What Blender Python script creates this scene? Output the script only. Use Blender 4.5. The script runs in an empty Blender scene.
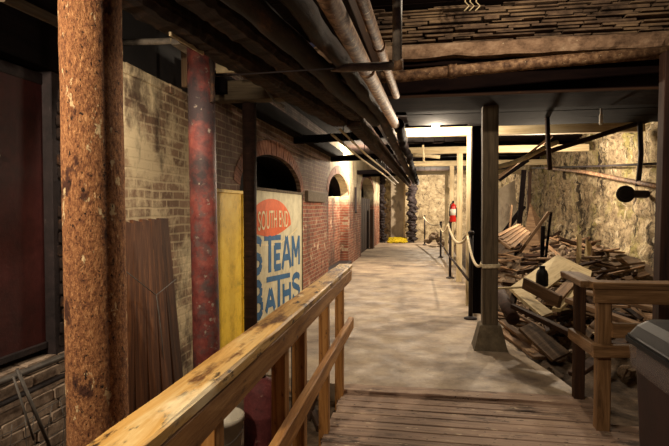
import bpy, bmesh, math, random
from math import sin, cos, tan, atan, pi, sqrt, radians
from mathutils import Vector, Matrix, noise

random.seed(7)
SC = bpy.context.scene
COL = SC.collection
V = Vector

# ------------------------------------------------------------------ camera
FPX, VPX, VPY, EYE = 520.0, 426.0, 208.0, 1.55
PH = atan((223 - VPY) / FPX)
TH = atan((VPX - 334.5) / FPX * cos(PH))
cF = V((-sin(TH) * cos(PH), cos(TH) * cos(PH), -sin(PH)))
cR = V((cos(TH), sin(TH), 0))
cU = cR.cross(cF)


def at(px, py, ax, v):
    """point of the place seen at a pixel of the photograph, on the plane ax = v"""
    r = cF * FPX + cR * (px - 334.5) + cU * (223 - py)
    o = V((0, 0, EYE))
    k = 'xyz'.index(ax)
    return o + r * ((v - o[k]) / r[k])


cd = bpy.data.cameras.new('camera')
cam = bpy.data.objects.new('camera', cd)
COL.objects.link(cam)
m = Matrix.Identity(4)
for i in range(3):
    m[i][0], m[i][1], m[i][2] = cR[i], cU[i], -cF[i]
m.translation = (0, 0, EYE)
cam.matrix_world = m
cd.sensor_width = 36
cd.lens = FPX / 669 * 36
cd.clip_start = 0.05
SC.camera = cam
SC.view_settings.view_transform = 'Standard'
SC.view_settings.look = 'None'
SC.view_settings.gamma = 1
SC.view_settings.use_curve_mapping = False
SC.view_settings.exposure = 0.0

# --------------------------------------------------------------- materials


def col(c):
    """sRGB hex -> linear"""
    c = c.lstrip('#')
    out = []
    for i in (0, 2, 4):
        s = int(c[i:i + 2], 16) / 255
        out.append(s / 12.92 if s <= .04045 else ((s + .055) / 1.055) ** 2.4)
    return (*out, 1)


class NT:
    def __init__(self, name):
        self.m = bpy.data.materials.new(name)
        self.m.use_nodes = True
        self.t = self.m.node_tree
        self.b = self.t.nodes['Principled BSDF']
        self.tc = self.n('ShaderNodeTexCoord')

    def n(self, typ, **kw):
        o = self.t.nodes.new(typ)
        for k, v in kw.items():
            setattr(o, k, v)
        return o

    def l(self, a, b):
        self.t.links.new(a, b)

    def vec(self, stretch=(1, 1, 1), loc=(0, 0, 0)):
        mp = self.n('ShaderNodeMapping')
        mp.inputs['Scale'].default_value = stretch
        mp.inputs['Location'].default_value = loc
        self.l(self.tc.outputs['Object'], mp.inputs['Vector'])
        return mp.outputs['Vector']

    def noise(self, vec, scale, detail=6, rough=.6, dist=0):
        o = self.n('ShaderNodeTexNoise')
        o.inputs['Scale'].default_value = scale
        o.inputs['Detail'].default_value = detail
        o.inputs['Roughness'].default_value = rough
        o.inputs['Distortion'].default_value = dist
        self.l(vec, o.inputs['Vector'])
        return o.outputs['Fac']

    def ramp(self, fac, stops):
        r = self.n('ShaderNodeValToRGB')
        e = r.color_ramp.elements
        while len(e) < len(stops):
            e.new(.5)
        for x, (p, c) in zip(e, stops):
            x.position = p
            x.color = col(c) if isinstance(c, str) else (c, c, c, 1)
        self.l(fac, r.inputs['Fac'])
        return r.outputs['Color']

    def mix(self, fac, a, b, mode='MIX'):
        x = self.n('ShaderNodeMix', data_type='RGBA', blend_type=mode)
        for sock, val in ((x.inputs[0], fac), (x.inputs[6], a), (x.inputs[7], b)):
            if hasattr(val, 'is_linked'):
                self.l(val, sock)
            elif isinstance(val, str):
                sock.default_value = col(val)
            else:
                sock.default_value = val
        return x.outputs[2]

    def bump(self, h, strength=.4, dist=.01, prev=None):
        b = self.n('ShaderNodeBump')
        b.inputs['Strength'].default_value = strength
        b.inputs['Distance'].default_value = dist
        self.l(h, b.inputs['Height'])
        if prev is not None:
            self.l(prev, b.inputs['Normal'])
        return b.outputs['Normal']

    def done(self, color, rough=.85, normal=None, metal=0, spec=.3):
        if hasattr(color, 'is_linked'):
            self.l(color, self.b.inputs['Base Color'])
        else:
            self.b.inputs['Base Color'].default_value = col(color)
        if hasattr(rough, 'is_linked'):
            self.l(rough, self.b.inputs['Roughness'])
        else:
            self.b.inputs['Roughness'].default_value = rough
        self.b.inputs['Metallic'].default_value = metal
        self.b.inputs['Specular IOR Level'].default_value = spec
        if normal is not None:
            self.l(normal, self.b.inputs['Normal'])
        return self.m


def mat(name, stops, scale=5, detail=8, nrough=.65, rough=.85, bump=.4, bscale=None, stretch=(1, 1, 1),
        metal=0, spots=(), rand=0, spec=.3, dist=.01):
    n = NT(name)
    v = n.vec(stretch)
    c = n.ramp(n.noise(v, scale, detail, nrough), stops)
    for q, (sc, lo, hi, cc) in enumerate(spots):
        f = n.ramp(n.noise(n.vec(stretch, (3.1 * q + 2, 1.7, 5.3 * q)), sc, 6, .65), [(lo, 0.), (hi, 1.)])
        c = n.mix(f, c, cc)
    if rand:
        oi = n.n('ShaderNodeObjectInfo')
        r = n.n('ShaderNodeMapRange')
        r.inputs['To Min'].default_value = 1 - rand
        r.inputs['To Max'].default_value = 1 + rand * .7
        n.l(oi.outputs['Random'], r.inputs['Value'])
        h = n.n('ShaderNodeHueSaturation')
        n.l(r.outputs['Result'], h.inputs['Value'])
        n.l(c, h.inputs['Color'])
        c = h.outputs['Color']
    nb = n.bump(n.noise(v, bscale or scale * 4, 6, .7), bump, dist) if bump else None
    return n.done(c, rough, nb, metal, spec)


def wood(name, stops, rough=.8, spots=(), rand=.25, bump=.4, g=22, spec=.25):
    """grain along local X"""
    n = NT(name)
    v = n.vec((.07, 1, 1))
    grain = n.noise(v, g, 8, .7, .6)
    c = n.ramp(grain, stops)
    big = n.ramp(n.noise(n.vec((.5, 1, 1)), 4, 5, .6), [(.3, .55), (.7, 1.)])
    c = n.mix(.55, c, big, 'MULTIPLY')
    for q, (sc, lo, hi, cc) in enumerate(spots):
        f = n.ramp(n.noise(n.vec((.35, 1, 1), (3.1 * q, 1.7, 5.3 * q)), sc, 6, .65), [(lo, 0.), (hi, 1.)])
        c = n.mix(f, c, cc)
    if rand:
        oi = n.n('ShaderNodeObjectInfo')
        r = n.n('ShaderNodeMapRange')
        r.inputs['To Min'].default_value = 1 - rand
        r.inputs['To Max'].default_value = 1 + rand
        n.l(oi.outputs['Random'], r.inputs['Value'])
        h = n.n('ShaderNodeHueSaturation')
        n.l(r.outputs['Result'], h.inputs['Value'])
        n.l(c, h.inputs['Color'])
        c = h.outputs['Color']
    return n.done(c, rough, n.bump(grain, bump, .006), 0, spec)


def brick(name, axes, c1, c2, mortar, dirt, bw=.21, bh=.07, glow_tint=None, upper=None, dirt_lo=.45, dirt_hi=.7, bump=.8, pale=None):
    n = NT(name)
    sx = n.n('ShaderNodeSeparateXYZ')
    n.l(n.tc.outputs['Object'], sx.inputs[0])
    cx = n.n('ShaderNodeCombineXYZ')
    n.l(sx.outputs[axes[0]], cx.inputs[0])
    n.l(sx.outputs[axes[1]], cx.inputs[1])
    # slightly wandering courses
    wob = n.n('ShaderNodeTexNoise')
    wob.inputs['Scale'].default_value = 2.5
    n.l(n.tc.outputs['Object'], wob.inputs['Vector'])
    sub = n.n('ShaderNodeVectorMath', operation='MULTIPLY_ADD')
    n.l(wob.outputs['Color'], sub.inputs[0])
    sub.inputs[1].default_value = (.03, .03, 0)
    n.l(cx.outputs[0], sub.inputs[2])
    b = n.n('ShaderNodeTexBrick')
    n.l(sub.outputs[0], b.inputs['Vector'])
    b.inputs['Color1'].default_value = col(c1)
    b.inputs['Color2'].default_value = col(c2)
    b.inputs['Mortar'].default_value = col(mortar)
    b.inputs['Scale'].default_value = 1
    b.inputs['Brick Width'].default_value = bw
    b.inputs['Row Height'].default_value = bh
    b.inputs['Mortar Size'].default_value = .009
    b.inputs['Mortar Smooth'].default_value = .3
    b.inputs['Bias'].default_value = -.1
    v = n.vec()
    c = b.outputs['Color']
    fine = n.ramp(n.noise(v, 30, 6, .7), [(.3, .6), (.7, 1.)])
    c = n.mix(.6, c, fine, 'MULTIPLY')
    if pale:
        c = n.mix(n.ramp(n.noise(n.vec((1, 1, 1), (9, 2, 4)), pale[0], 8, .7), [(pale[1], 0.), (pale[2], 1.)]), c, pale[3])
    if upper:  # greyer brick colour blended in above a noisy height
        mr = n.n('ShaderNodeMapRange')
        mr.inputs['From Min'].default_value = upper[1]
        mr.inputs['From Max'].default_value = upper[2]
        n.l(sx.outputs[2], mr.inputs['Value'])
        ad = n.n('ShaderNodeMath', operation='MULTIPLY_ADD')
        n.l(n.noise(v, 2.2, 8, .75), ad.inputs[0])
        ad.inputs[1].default_value = 1.4
        n.l(mr.outputs['Result'], ad.inputs[2])
        f = n.ramp(ad.outputs[0], [(.95, 0.), (1.25, .85)])
        c = n.mix(f, c, n.mix(b.outputs['Fac'], upper[0], '#8a7a66'))
    if glow_tint:  # pale lamp glow painted into the colour of the upper courses
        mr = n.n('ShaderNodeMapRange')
        mr.inputs['From Min'].default_value = glow_tint[1]
        mr.inputs['From Max'].default_value = glow_tint[2]
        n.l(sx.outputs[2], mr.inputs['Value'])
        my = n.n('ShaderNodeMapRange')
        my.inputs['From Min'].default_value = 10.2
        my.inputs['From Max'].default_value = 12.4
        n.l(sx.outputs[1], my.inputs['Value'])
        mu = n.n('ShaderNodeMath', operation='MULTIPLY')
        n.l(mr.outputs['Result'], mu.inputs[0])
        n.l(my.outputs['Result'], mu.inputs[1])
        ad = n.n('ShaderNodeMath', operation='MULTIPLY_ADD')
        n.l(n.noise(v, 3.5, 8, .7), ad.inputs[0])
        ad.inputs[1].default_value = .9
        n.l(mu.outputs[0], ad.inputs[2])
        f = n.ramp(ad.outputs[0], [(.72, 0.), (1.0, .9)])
        c = n.mix(f, c, glow_tint[0])
    c = n.mix(n.ramp(n.noise(n.vec((1, 1, .5)), 1.6, 8, .7), [(dirt_lo, 0.), (dirt_hi, .85)]), c, dirt)
    inv = n.n('ShaderNodeMath', operation='SUBTRACT')
    inv.inputs[0].default_value = 1
    n.l(b.outputs['Fac'], inv.inputs[1])
    nb = n.bump(inv.outputs[0], bump, .012)
    nb = n.bump(n.noise(v, 45, 6, .7), .5, .006, nb)
    return n.done(c, .92, nb)


M = {}
M['rust'] = mat('rusted_iron', [(.36, '#301d18'), (.45, '#744930'), (.54, '#a67349'), (.64, '#d2a474')], 70, 10, .9, .9, 1.0, 110, stretch=(1, 1, .6),
                spots=((11, .60, .66, '#4a2c20'), (20, .615, .64, '#d2b98e'), (90, .60, .64, '#20140f')), dist=.012)
M['redpaint'] = mat('worn_red_paint', [(.3, '#3f2020'), (.5, '#763a35'), (.75, '#96574c')], 9, 8, .7, .6, .4, 40,
                    spots=((12, .50, .64, '#5c4846'), (2.2, .47, .60, '#352c2e'), (18, .62, .68, '#8d8478'), (30, .66, .72, '#1d191c')))
M['brownpost'] = wood('brown_timber', [(.3, '#1c1311'), (.6, '#3f2a22'), (.8, '#5a4030')])
M['tan'] = wood('tan_timber', [(.3, '#6e451f'), (.5, '#ad7940'), (.7, '#cf9d5e')], .65, rand=.10, g=30, bump=.6,
                spots=((12, .62, .68, '#3f2712'),))
M['railtop'] = wood('worn_rail_timber', [(.3, '#a87838'), (.5, '#dcae62'), (.7, '#f0d498')], .55,
                    spots=((6, .52, .60, '#6b421a'), (14, .58, .63, '#3a2410'), (3, .60, .68, '#f6e2b4')), rand=.03, g=30, bump=.6)
M['railred'] = wood('reddish_timber', [(.3, '#46321f'), (.5, '#80603f'), (.7, '#a5825c')], .65, rand=.12,
                    spots=((9, .64, .7, '#2b1a12'),))
M['greypost'] = wood('weathered_grey_timber', [(.25, '#2e271f'), (.5, '#5c5040'), (.75, '#796b56')], .9, rand=.05)
M['paleframe'] = wood('pale_timber', [(.25, '#a08c68'), (.5, '#d2be96'), (.75, '#e6d8b6')], .8, rand=.08,
                      spots=((5, .62, .72, '#6a4f28'),))
M['dark'] = wood('black_timber', [(.25, '#0a0808'), (.55, '#151011'), (.8, '#241b1a')], .95, rand=.2, spec=.04)
M['darkbrown'] = wood('dark_brown_timber', [(.25, '#1a110e'), (.55, '#3a2619'), (.8, '#5c3f28')], .85, rand=.25,
                      spots=((9, .64, .72, '#8a6338'),))
M['board'] = wood('old_board', [(.25, '#3d2c20'), (.5, '#7a6048'), (.75, '#a08465')], .85, rand=.4)
M['paleboard'] = wood('pale_board', [(.25, '#a08a62'), (.5, '#cdb98e'), (.75, '#ddcca3')], .8, rand=.1,
                      spots=((4, .62, .72, '#8a7048'),))
M['deck'] = wood('deck_plank', [(.25, '#6b574a'), (.5, '#a88e7c'), (.75, '#ccb298')], .8, rand=.12, bump=.7,
                 spots=((5, .56, .66, '#43342c'), (26, .62, .68, '#d8c4a8'), (40, .62, .66, '#2c211c')))
M['plankdoor'] = wood('brown_plank', [(.3, '#2a180f'), (.5, '#57351f'), (.7, '#8a5a36')], .7, rand=.25,
                      spots=((10, .64, .7, '#8a5c34'),))
M['iron'] = mat('dark_iron', [(.3, '#151113'), (.6, '#2c2324'), (.8, '#463633')], 9, 8, .7, .7, .4, 40)
M['ironrust'] = mat('rust_streaked_iron', [(.35, '#120d0d'), (.55, '#2a1c16'), (.68, '#5c3a1e'), (.8, '#9c6a34')], 7, 9, .75, .8, .6, 30,
                    stretch=(1, .25, 1))
M['pipebrown'] = mat('brown_rusted_pipe', [(.35, '#352218'), (.5, '#785a42'), (.64, '#ab8a68')], 16, 10, .7, .7, .4, 40,
                     spots=((20, .62, .68, '#e0c9a0'), (8, .6, .7, '#3a2418')))
M['greypipe'] = mat('grey_pipe', [(.3, '#57504a'), (.55, '#8a8176'), (.75, '#a99f90')], 14, 8, .7, .55, .3, 40,
                    spots=((10, .62, .7, '#4d3a2c'),))
M['palepipe'] = mat('pale_pipe', [(.3, '#8a7c62'), (.6, '#c4b38e'), (.8, '#d9caa6')], 10, 8, .7, .6, .2)
M['steelpanel'] = mat('oxide_red_steel', [(.3, '#2a100f'), (.55, '#421a18'), (.75, '#552826')], 4, 9, .7, .6, .25, 30,
                      spots=((2.2, .70, .73, '#6c5a55'),))
M['stonedark'] = mat('sooty_stone', [(.3, '#453a34'), (.5, '#8a7868'), (.7, '#b8a592')], 9, 9, .7, .95, .6, 35)
M['yellow'] = mat('yellow_paint', [(.3, '#c09a18'), (.5, '#ecc534'), (.75, '#f4d654')], 5, 8, .7, .6, .2, 30,
                  spots=((20, .66, .7, '#6a5218'), (3, .64, .78, '#a58a1c')))
M['canvas'] = mat('cream_sign_paint', [(.3, '#a59c80'), (.55, '#c9c2a4'), (.8, '#d8d2b8')], 4, 8, .7, .8, .15, 30,
                  spots=((14, .68, .74, '#857a5c'),))
M['orange'] = mat('orange_sign_paint', [(.3, '#b04a18'), (.6, '#d9622a'), (.8, '#e27a40')], 6, 8, .7, .7, .1)
M['blue'] = mat('blue_sign_paint', [(.3, '#1d4a70'), (.6, '#2b6190'), (.8, '#4a7ba2')], 6, 8, .7, .7, .1)
M['lettercream'] = mat('cream_letter_paint', [(.3, '#c9b98f'), (.7, '#e3d6b0')], 8, 4, .6, .7, 0)
M['bag'] = None
M['canbody'] = mat('brown_plastic', [(.3, '#21110f'), (.7, '#2e1917')], 6, 6, .6, .6, .1, 60, spec=.2)
M['canlid'] = mat('charcoal_plastic', [(.3, '#0f0e12'), (.7, '#18171b')], 6, 6, .6, .55, .05, 60, spec=.12)
M['bucket'] = mat('white_plastic', [(.3, '#a9a394'), (.7, '#cfc9ba')], 6, 6, .6, .45, .05, spots=((9, .62, .7, '#7a705e'),))
M['barrel'] = mat('flaking_red_tank', [(.3, '#3c1c1d'), (.55, '#642f30'), (.75, '#8a5450')], 6, 9, .75, .7, .7, 24,
                  spots=((8, .60, .66, '#8f7468'), (14, .64, .7, '#2a1416')))
M['rope'] = mat('natural_rope', [(.3, '#b5a27c'), (.7, '#ece0c2')], 40, 4, .6, .9, .5, 120)
M['wire'] = mat('grey_wire', [(.3, '#3a3633'), (.7, '#5f5953')], 20, 4, .6, .5, 0)
M['soil'] = mat('dusty_soil', [(.3, '#2b221b'), (.55, '#5a4a3a'), (.8, '#84705a')], 6, 9, .75, .95, .8, 20)
M['rubble'] = mat('rubble_stone', [(.3, '#4a3f36'), (.55, '#8a7762'), (.8, '#b09a80')], 7, 9, .7, .95, .6, 30, rand=.35)
M['lint'] = mat('stained_concrete', [(.36, '#5c4738'), (.5, '#977a62'), (.64, '#bfa388')], 4, 10, .75, .9, .6, 22,
                spots=((5, .58, .68, '#4a3528'), (16, .64, .7, '#d6c4a4')), stretch=(.6, 1, 1))
M['coursed'] = mat('coursed_slate', [(.36, '#2b211a'), (.5, '#6b5747'), (.66, '#a08668')], 5, 9, .7, .95, .7, 30,
                   spots=((1.6, .6, .74, '#5f5a2c'), (3, .62, .7, '#2a1f18')), stretch=(.5, 1, 1))
M['header'] = mat('dark_painted_girder', [(.3, '#120d0e'), (.6, '#231816'), (.8, '#3a2a24')], 6, 8, .7, .95, .3, 30, stretch=(.2, 1, 1), spec=.04)
M['footing'] = mat('grey_concrete', [(.3, '#484034'), (.6, '#6d6250'), (.8, '#857a66')], 8, 8, .7, .95, .5, 30)
M['moss'] = mat('yellow_green_moss', [(.3, '#8a7a14'), (.55, '#c9b020'), (.8, '#dcc83c')], 18, 6, .7, .95, .6, 60)
M['extred'] = mat('red_enamel', [(.3, '#a3160f'), (.7, '#c4231a')], 5, 4, .6, .3, 0, spec=.5)
M['white'] = mat('white_label', [(.3, '#cfc9bb'), (.7, '#e4dfd2')], 6, 4, .6, .6, 0)
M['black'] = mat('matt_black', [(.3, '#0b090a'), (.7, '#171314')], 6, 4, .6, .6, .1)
M['plaster'] = mat('stained_plaster', [(.3, '#7a6e60'), (.55, '#a79b88'), (.8, '#c4b9a4')], 3, 9, .75, .9, .3, 18,
                   spots=((2, .58, .7, '#5c5046'),), stretch=(1, 1, .5))

# concrete floor with wear and broad dark patches
n = NT('worn_concrete_floor')
v = n.vec()
c = n.ramp(n.noise(v, 2.2, 10, .7), [(.30, '#75685c'), (.5, '#9f8f7c'), (.70, '#bfae94')])
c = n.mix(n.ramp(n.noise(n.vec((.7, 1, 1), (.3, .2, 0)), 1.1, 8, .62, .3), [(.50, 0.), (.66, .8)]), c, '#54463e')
c = n.mix(n.ramp(n.noise(v, 26, 6, .7), [(.62, 0.), (.68, .6)]), c, '#d9c8a6')
c = n.mix(n.ramp(n.noise(n.vec((1, 1, 1), (4, 8, 1)), 9, 8, .7), [(.58, 0.), (.7, .5)]), c, '#5d5044')
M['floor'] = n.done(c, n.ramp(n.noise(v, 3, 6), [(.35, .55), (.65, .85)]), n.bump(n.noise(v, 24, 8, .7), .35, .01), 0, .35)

# rough stone for displaced walls
n = NT('rough_stone_wall')
v = n.vec()
c = n.ramp(n.noise(v, 5, 12, .8), [(.34, '#463a2f'), (.45, '#8f7d63'), (.56, '#b8a684'), (.68, '#e0d2b2')])
c = n.mix(n.ramp(n.noise(n.vec((1, 1, .5), (3, 3, 9)), 1.3, 8, .75), [(.52, 0.), (.62, .7)]), c, '#85803a')
c = n.mix(n.ramp(n.noise(n.vec((1, 1.4, .22), (1, 6, 2)), 2.8, 9, .75), [(.52, 0.), (.59, .95)]), c, '#2a211a')
c = n.mix(n.ramp(n.noise(n.vec((1, 1.8, .18), (5, 2, 3)), 4.2, 8, .75), [(.57, 0.), (.64, .75)]), c, '#e6dabc')
c = n.mix(n.ramp(n.noise(n.vec((1, 1, 1), (8, 2, 3)), 14, 8, .75), [(.54, 0.), (.62, .8)]), c, '#362b23')
M['stone'] = n.done(c, .95, n.bump(n.noise(v, 22, 10, .8), .9, .04))

n = NT('pale_stone_wall')
v = n.vec()
c = n.ramp(n.noise(v, 3.5, 12, .8), [(.34, '#5a4c3c'), (.46, '#a8977a'), (.58, '#cdbd9c'), (.7, '#e4d8ba')])
c = n.mix(n.ramp(n.noise(n.vec((1, 1, .5), (8, 2, 3)), 5, 8, .75), [(.54, 0.), (.62, .8)]), c, '#43372c')
M['stonepale'] = n.done(c, .95, n.bump(n.noise(v, 16, 10, .8), .9, .05))
M['brickred'] = brick('red_brick', (1, 2), '#7c4232', '#a8664e', '#a8947c', '#3a2a24', glow_tint=('#dccfae', 1.4, 2.3), upper=('#5f4d43', 1.5, 2.1),
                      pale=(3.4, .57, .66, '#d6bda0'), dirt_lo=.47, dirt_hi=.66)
M['brickcream'] = brick('cream_painted_brick', (1, 2), '#846a55', '#a78a70', '#cbb796', '#3a2c24', .21, .068,
                        dirt_lo=.50, dirt_hi=.60, bump=.5, pale=(2.6, .44, .56, '#d9c8a4'))
M['brickgrey'] = brick('grey_brick', (1, 2), '#4f403a', '#6f5d52', '#8a7a68', '#241c1c', dirt_lo=.42, dirt_hi=.64)
M['brickend'] = brick('dim_brick', (0, 2), '#4f403a', '#6f5d52', '#7a6a58', '#1c1616', dirt_lo=.42, dirt_hi=.64)
M['brickring'] = mat('arch_brick', [(.3, '#5c3a2e'), (.55, '#8a5c48'), (.8, '#a98468')], 7, 8, .7, .92, .5, 30)
M['charred'] = wood('charred_timber', [(.3, '#120d0b'), (.5, '#2a1d16'), (.66, '#4c3422'), (.8, '#80572f')], .9, bump=1.0, rand=.1, g=26)
M['ceil'] = wood('sooty_ceiling_board', [(.25, '#0f0b0b'), (.55, '#221a18'), (.8, '#2a211d')], .95, rand=.2, spec=.04)

# clear bin liner
n = NT('clear_bin_liner')
n.b.inputs['Transmission Weight'].default_value = .55
n.b.inputs['Alpha'].default_value = .3
M['bag'] = n.done('#b9aeb0', .18, n.bump(n.noise(n.vec((1, 1, 3)), 14, 4, .6), .8, .02), 0, .6)

n = NT('lit_bulb')
n.b.inputs['Emission Color'].default_value = (1, .82, .5, 1)
n.b.inputs['Emission Strength'].default_value = 14
M['bulb'] = n.done('#ffe6b0')

# ------------------------------------------------------------ mesh building


class MB:
    def __init__(self):
        self.bm = bmesh.new()
        self.smooth = set()

    def _faces(self, rings, close=True, cap=True, smooth=False):
        bm = self.bm
        vs = [[bm.verts.new(p) for p in r] for r in rings]
        k = len(vs[0])
        for a, b in zip(vs, vs[1:]):
            for i in range(k if close else k - 1):
                j = (i + 1) % k
                f = bm.faces.new((a[i], a[j], b[j], b[i]))
                f.smooth = smooth
        if cap:
            bm.faces.new(vs[0][::-1])
            bm.faces.new(vs[-1])

    def box(self, lo, hi, ch=.004):
        lo, hi = V(lo), V(hi)
        ax = max(range(3), key=lambda i: hi[i] - lo[i])
        o = [i for i in range(3) if i != ax]
        a, b = V(lo), V(lo)
        for i in o:
            a[i] = b[i] = (lo[i] + hi[i]) / 2
        b[ax] = hi[ax]
        e1 = V((0, 0, 0)); e1[o[0]] = 1
        e2 = V((0, 0, 0)); e2[o[1]] = 1
        self.prof(a, b, e1, e2, hi[o[0]] - lo[o[0]], hi[o[1]] - lo[o[1]], ch, 1, 0)
        return self

    def prof(self, a, b, e1, e2, w, h, ch=.004, seg=1, wear=0):
        """bar of chamfered rectangular section from a to b"""
        if (b - a).cross(e1).dot(e2) < 0:
            e1, e2, w, h = e2, e1, h, w
        ch = min(ch, w * .3, h * .3)
        x, y = w / 2, h / 2
        sec = [(x, -y + ch), (x, y - ch), (x - ch, y), (-x + ch, y), (-x, y - ch), (-x, -y + ch), (-x + ch, -y), (x - ch, -y)]
        rings = []
        for s in range(seg + 1):
            c = a.lerp(b, s / seg)
            rings.append([c + e1 * (p + random.uniform(-wear, wear)) + e2 * (q + random.uniform(-wear, wear)) for p, q in sec])
        self._faces(rings)
        return self

    def bar(self, a, b, w, h, roll=0, ch=.004, seg=1, wear=0):
        a, b = V(a), V(b)
        X, Y, Z = frame(a, b, roll)
        return self.prof(a, b, Y, Z, w, h, ch, seg, wear)

    def tube(self, pts, r, k=12, smooth=True, jit=0, cap=True):
        pts = [V(p) for p in pts]
        rings = []
        up = None
        for i, p in enumerate(pts):
            d = (pts[min(i + 1, len(pts) - 1)] - pts[max(i - 1, 0)]).normalized()
            if up is None:
                up = d.orthogonal().normalized()
            up = (up - d * up.dot(d)).normalized()
            s = d.cross(up)
            rr = r[i] if isinstance(r, (list, tuple)) else r
            rings.append([p + (up * cos(2 * pi * q / k) + s * sin(2 * pi * q / k)) * rr * (1 + random.uniform(-jit, jit)) for q in range(k)])
        self._faces(rings, True, cap, smooth)
        return self

    def lathe(self, prof, c, k=24, smooth=True, axis='z'):
        c = V(c)
        rings = []
        for r, z in prof:
            r = max(r, .0005)
            if axis == 'z':
                rings.append([c + V((r * cos(2 * pi * q / k), r * sin(2 * pi * q / k), z)) for q in range(k)])
            elif axis == 'x':
                rings.append([c + V((z, r * cos(2 * pi * q / k), r * sin(2 * pi * q / k))) for q in range(k)])
            else:
                rings.append([c + V((r * sin(2 * pi * q / k), z, r * cos(2 * pi * q / k))) for q in range(k)])
        self._faces(rings, True, True, smooth)
        return self

    def prism(self, poly, d):
        bm = self.bm
        d = V(d)
        a = [bm.verts.new(V(p)) for p in poly]
        b = [bm.verts.new(V(p) + d) for p in poly]
        k = len(a)
        bm.faces.new(a[::-1])
        bm.faces.new(b)
        for i in range(k):
            bm.faces.new((a[i], a[(i + 1) % k], b[(i + 1) % k], b[i]))
        return self

    def rock(self, c, r, sq=(1, 1, .7), seed=0):
        q = bmesh.ops.create_icosphere(self.bm, subdivisions=2, radius=1)
        for v_ in q['verts']:
            d = v_.co.normalized()
            s = .78 + .45 * noise.noise(d * 1.3 + V((seed * 3.1, 0, 0)))
            v_.co = V(c) + V((d.x * sq[0], d.y * sq[1], d.z * sq[2])) * r * s
        return self

    def grid(self, nu, nv, fn, smooth=True, flip=False):
        bm = self.bm
        g = [[bm.verts.new(fn(i / nu, j / nv)) for j in range(nv + 1)] for i in range(nu + 1)]
        for i in range(nu):
            for j in range(nv):
                q = (g[i][j], g[i + 1][j], g[i + 1][j + 1], g[i][j + 1])
                f = bm.faces.new(q[::-1] if flip else q)
                f.smooth = smooth
        return self

    def build(self, name, mt, parent=None, origin=None, frm=None):
        """origin: world point the mesh is stored about; frm: full local frame"""
        if frm is None:
            o = V(origin) if origin is not None else (V(parent.location) if parent and parent.type == 'EMPTY' else V((0, 0, 0)))
            frm = Matrix.Translation(o)
        bmesh.ops.transform(self.bm, matrix=frm.inverted(), verts=self.bm.verts)
        bmesh.ops.recalc_face_normals(self.bm, faces=self.bm.faces)
        me = bpy.data.meshes.new(name)
        self.bm.to_mesh(me)
        self.bm.free()
        me.materials.append(M[mt] if isinstance(mt, str) else mt)
        ob = bpy.data.objects.new(name, me)
        COL.objects.link(ob)
        if parent:
            ob.parent = parent
            w = Matrix.Identity(4)
            q = parent
            while q:
                w = q.matrix_basis @ w
                q = q.parent
            ob.matrix_basis = w.inverted() @ frm
        else:
            ob.matrix_basis = frm
        return ob


def frame(a, b, roll=0):
    X = (b - a).normalized()
    ref = V((0, 0, 1)) if abs(X.z) < .9 else V((0, 1, 0))
    Y = ref.cross(X).normalized()
    Z = X.cross(Y)
    if roll:
        R = Matrix.Rotation(roll, 3, X)
        Y, Z = R @ Y, R @ Z
    return X, Y, Z


def fmat(a, b, roll=0):
    X, Y, Z = frame(a, b, roll)
    f = Matrix.Identity(4)
    for i in range(3):
        f[i][0], f[i][1], f[i][2] = X[i], Y[i], Z[i]
    f.translation = a
    return f


def beam(name, a, b, w, h, mt, parent=None, roll=0, ch=.005, wear=.002, seg=None):
    """a length of timber as one object with its grain along its own X"""
    a, b = V(a), V(b)
    seg = seg or max(1, int((b - a).length / .25))
    return MB().bar(a, b, w, h, roll, ch, seg, wear).build(name, mt, parent, frm=fmat(a, b, roll))


def tag(o, label, cat, group=None, kind=None):
    o['label'] = label
    o['category'] = cat
    if group:
        o['group'] = group
    if kind:
        o['kind'] = kind
    return o


def thing(name, loc, label, cat, group=None):
    o = bpy.data.objects.new(name, None)
    COL.objects.link(o)
    o.location = loc
    o.empty_display_size = .1
    return tag(o, label, cat, group)


def struct(o):
    o['kind'] = 'structure'
    return o


def curve(a, b, sag, k=14):
    a, b = V(a), V(b)
    return [a.lerp(b, i / k) - V((0, 0, 4 * sag * (i / k) * (1 - i / k))) for i in range(k + 1)]


# ============================================================ THE SETTING
XL = -2.05      # face of the left wall
XR = 3.35       # face of the right stone wall


def sstep(a, b, x):
    t = max(0, min(1, (x - a) / (b - a)))
    return t * t * (3 - 2 * t)


def heap(x, y):
    """height of the rubble ground on the right"""
    h = -.22 + .55 * sstep(1.1, 2.4, x) * sstep(4.9, 7.5, y) + .45 * sstep(1.2, 2.6, x) * sstep(7, 9.5, y)
    if x < 1.0:
        h = -.14
    return h + .05 * noise.noise(V((x * 2.3, y * 2.3, 0)))


def ground(u, w):
    x, y = -2.6 + 6.3 * u, -.6 + 26 * w
    return V((x, y, heap(x, y) - (.0 if (x > 1 or y < 4.6) else .12)))


struct(MB().grid(90, 200, ground).build('floor', 'soil'))
# concrete slab of the corridor, broken front lip
mb = MB()
lip = [(XL, 4.75)] + [(XL + .2 * i, 4.47 + .04 * noise.noise(V((i * .9, 3, 1)))) for i in range(6, 17)] + [(1.27, 4.5)]
edge = [(1.27, 4.6), (1.18, 5.1), (1.05, 5.6), (1.0, 7), (.98, 12), (.98, 25)]
pl_ = [V((x, y, -.2)) for x, y in lip + edge + [(XL - .4, 25), (XL - .4, 4.75)]]
mb.prism(pl_, (0, 0, .2))
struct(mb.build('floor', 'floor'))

# left wall with its arched openings
ARCH = [(5.55, 8.42, 1.80, 2.27), (10.9, 13.75, 1.88, 2.36), (16.6, 20.6, 2.1, 2.62)]


def arch_pts(y0, y1, zs, za, k=14):
    c, hw = (y0 + y1) / 2, (y1 - y0) / 2
    return [(c - hw * cos(pi * i / k), zs + (za - zs) * sin(pi * i / k)) for i in range(k + 1)]


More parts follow.
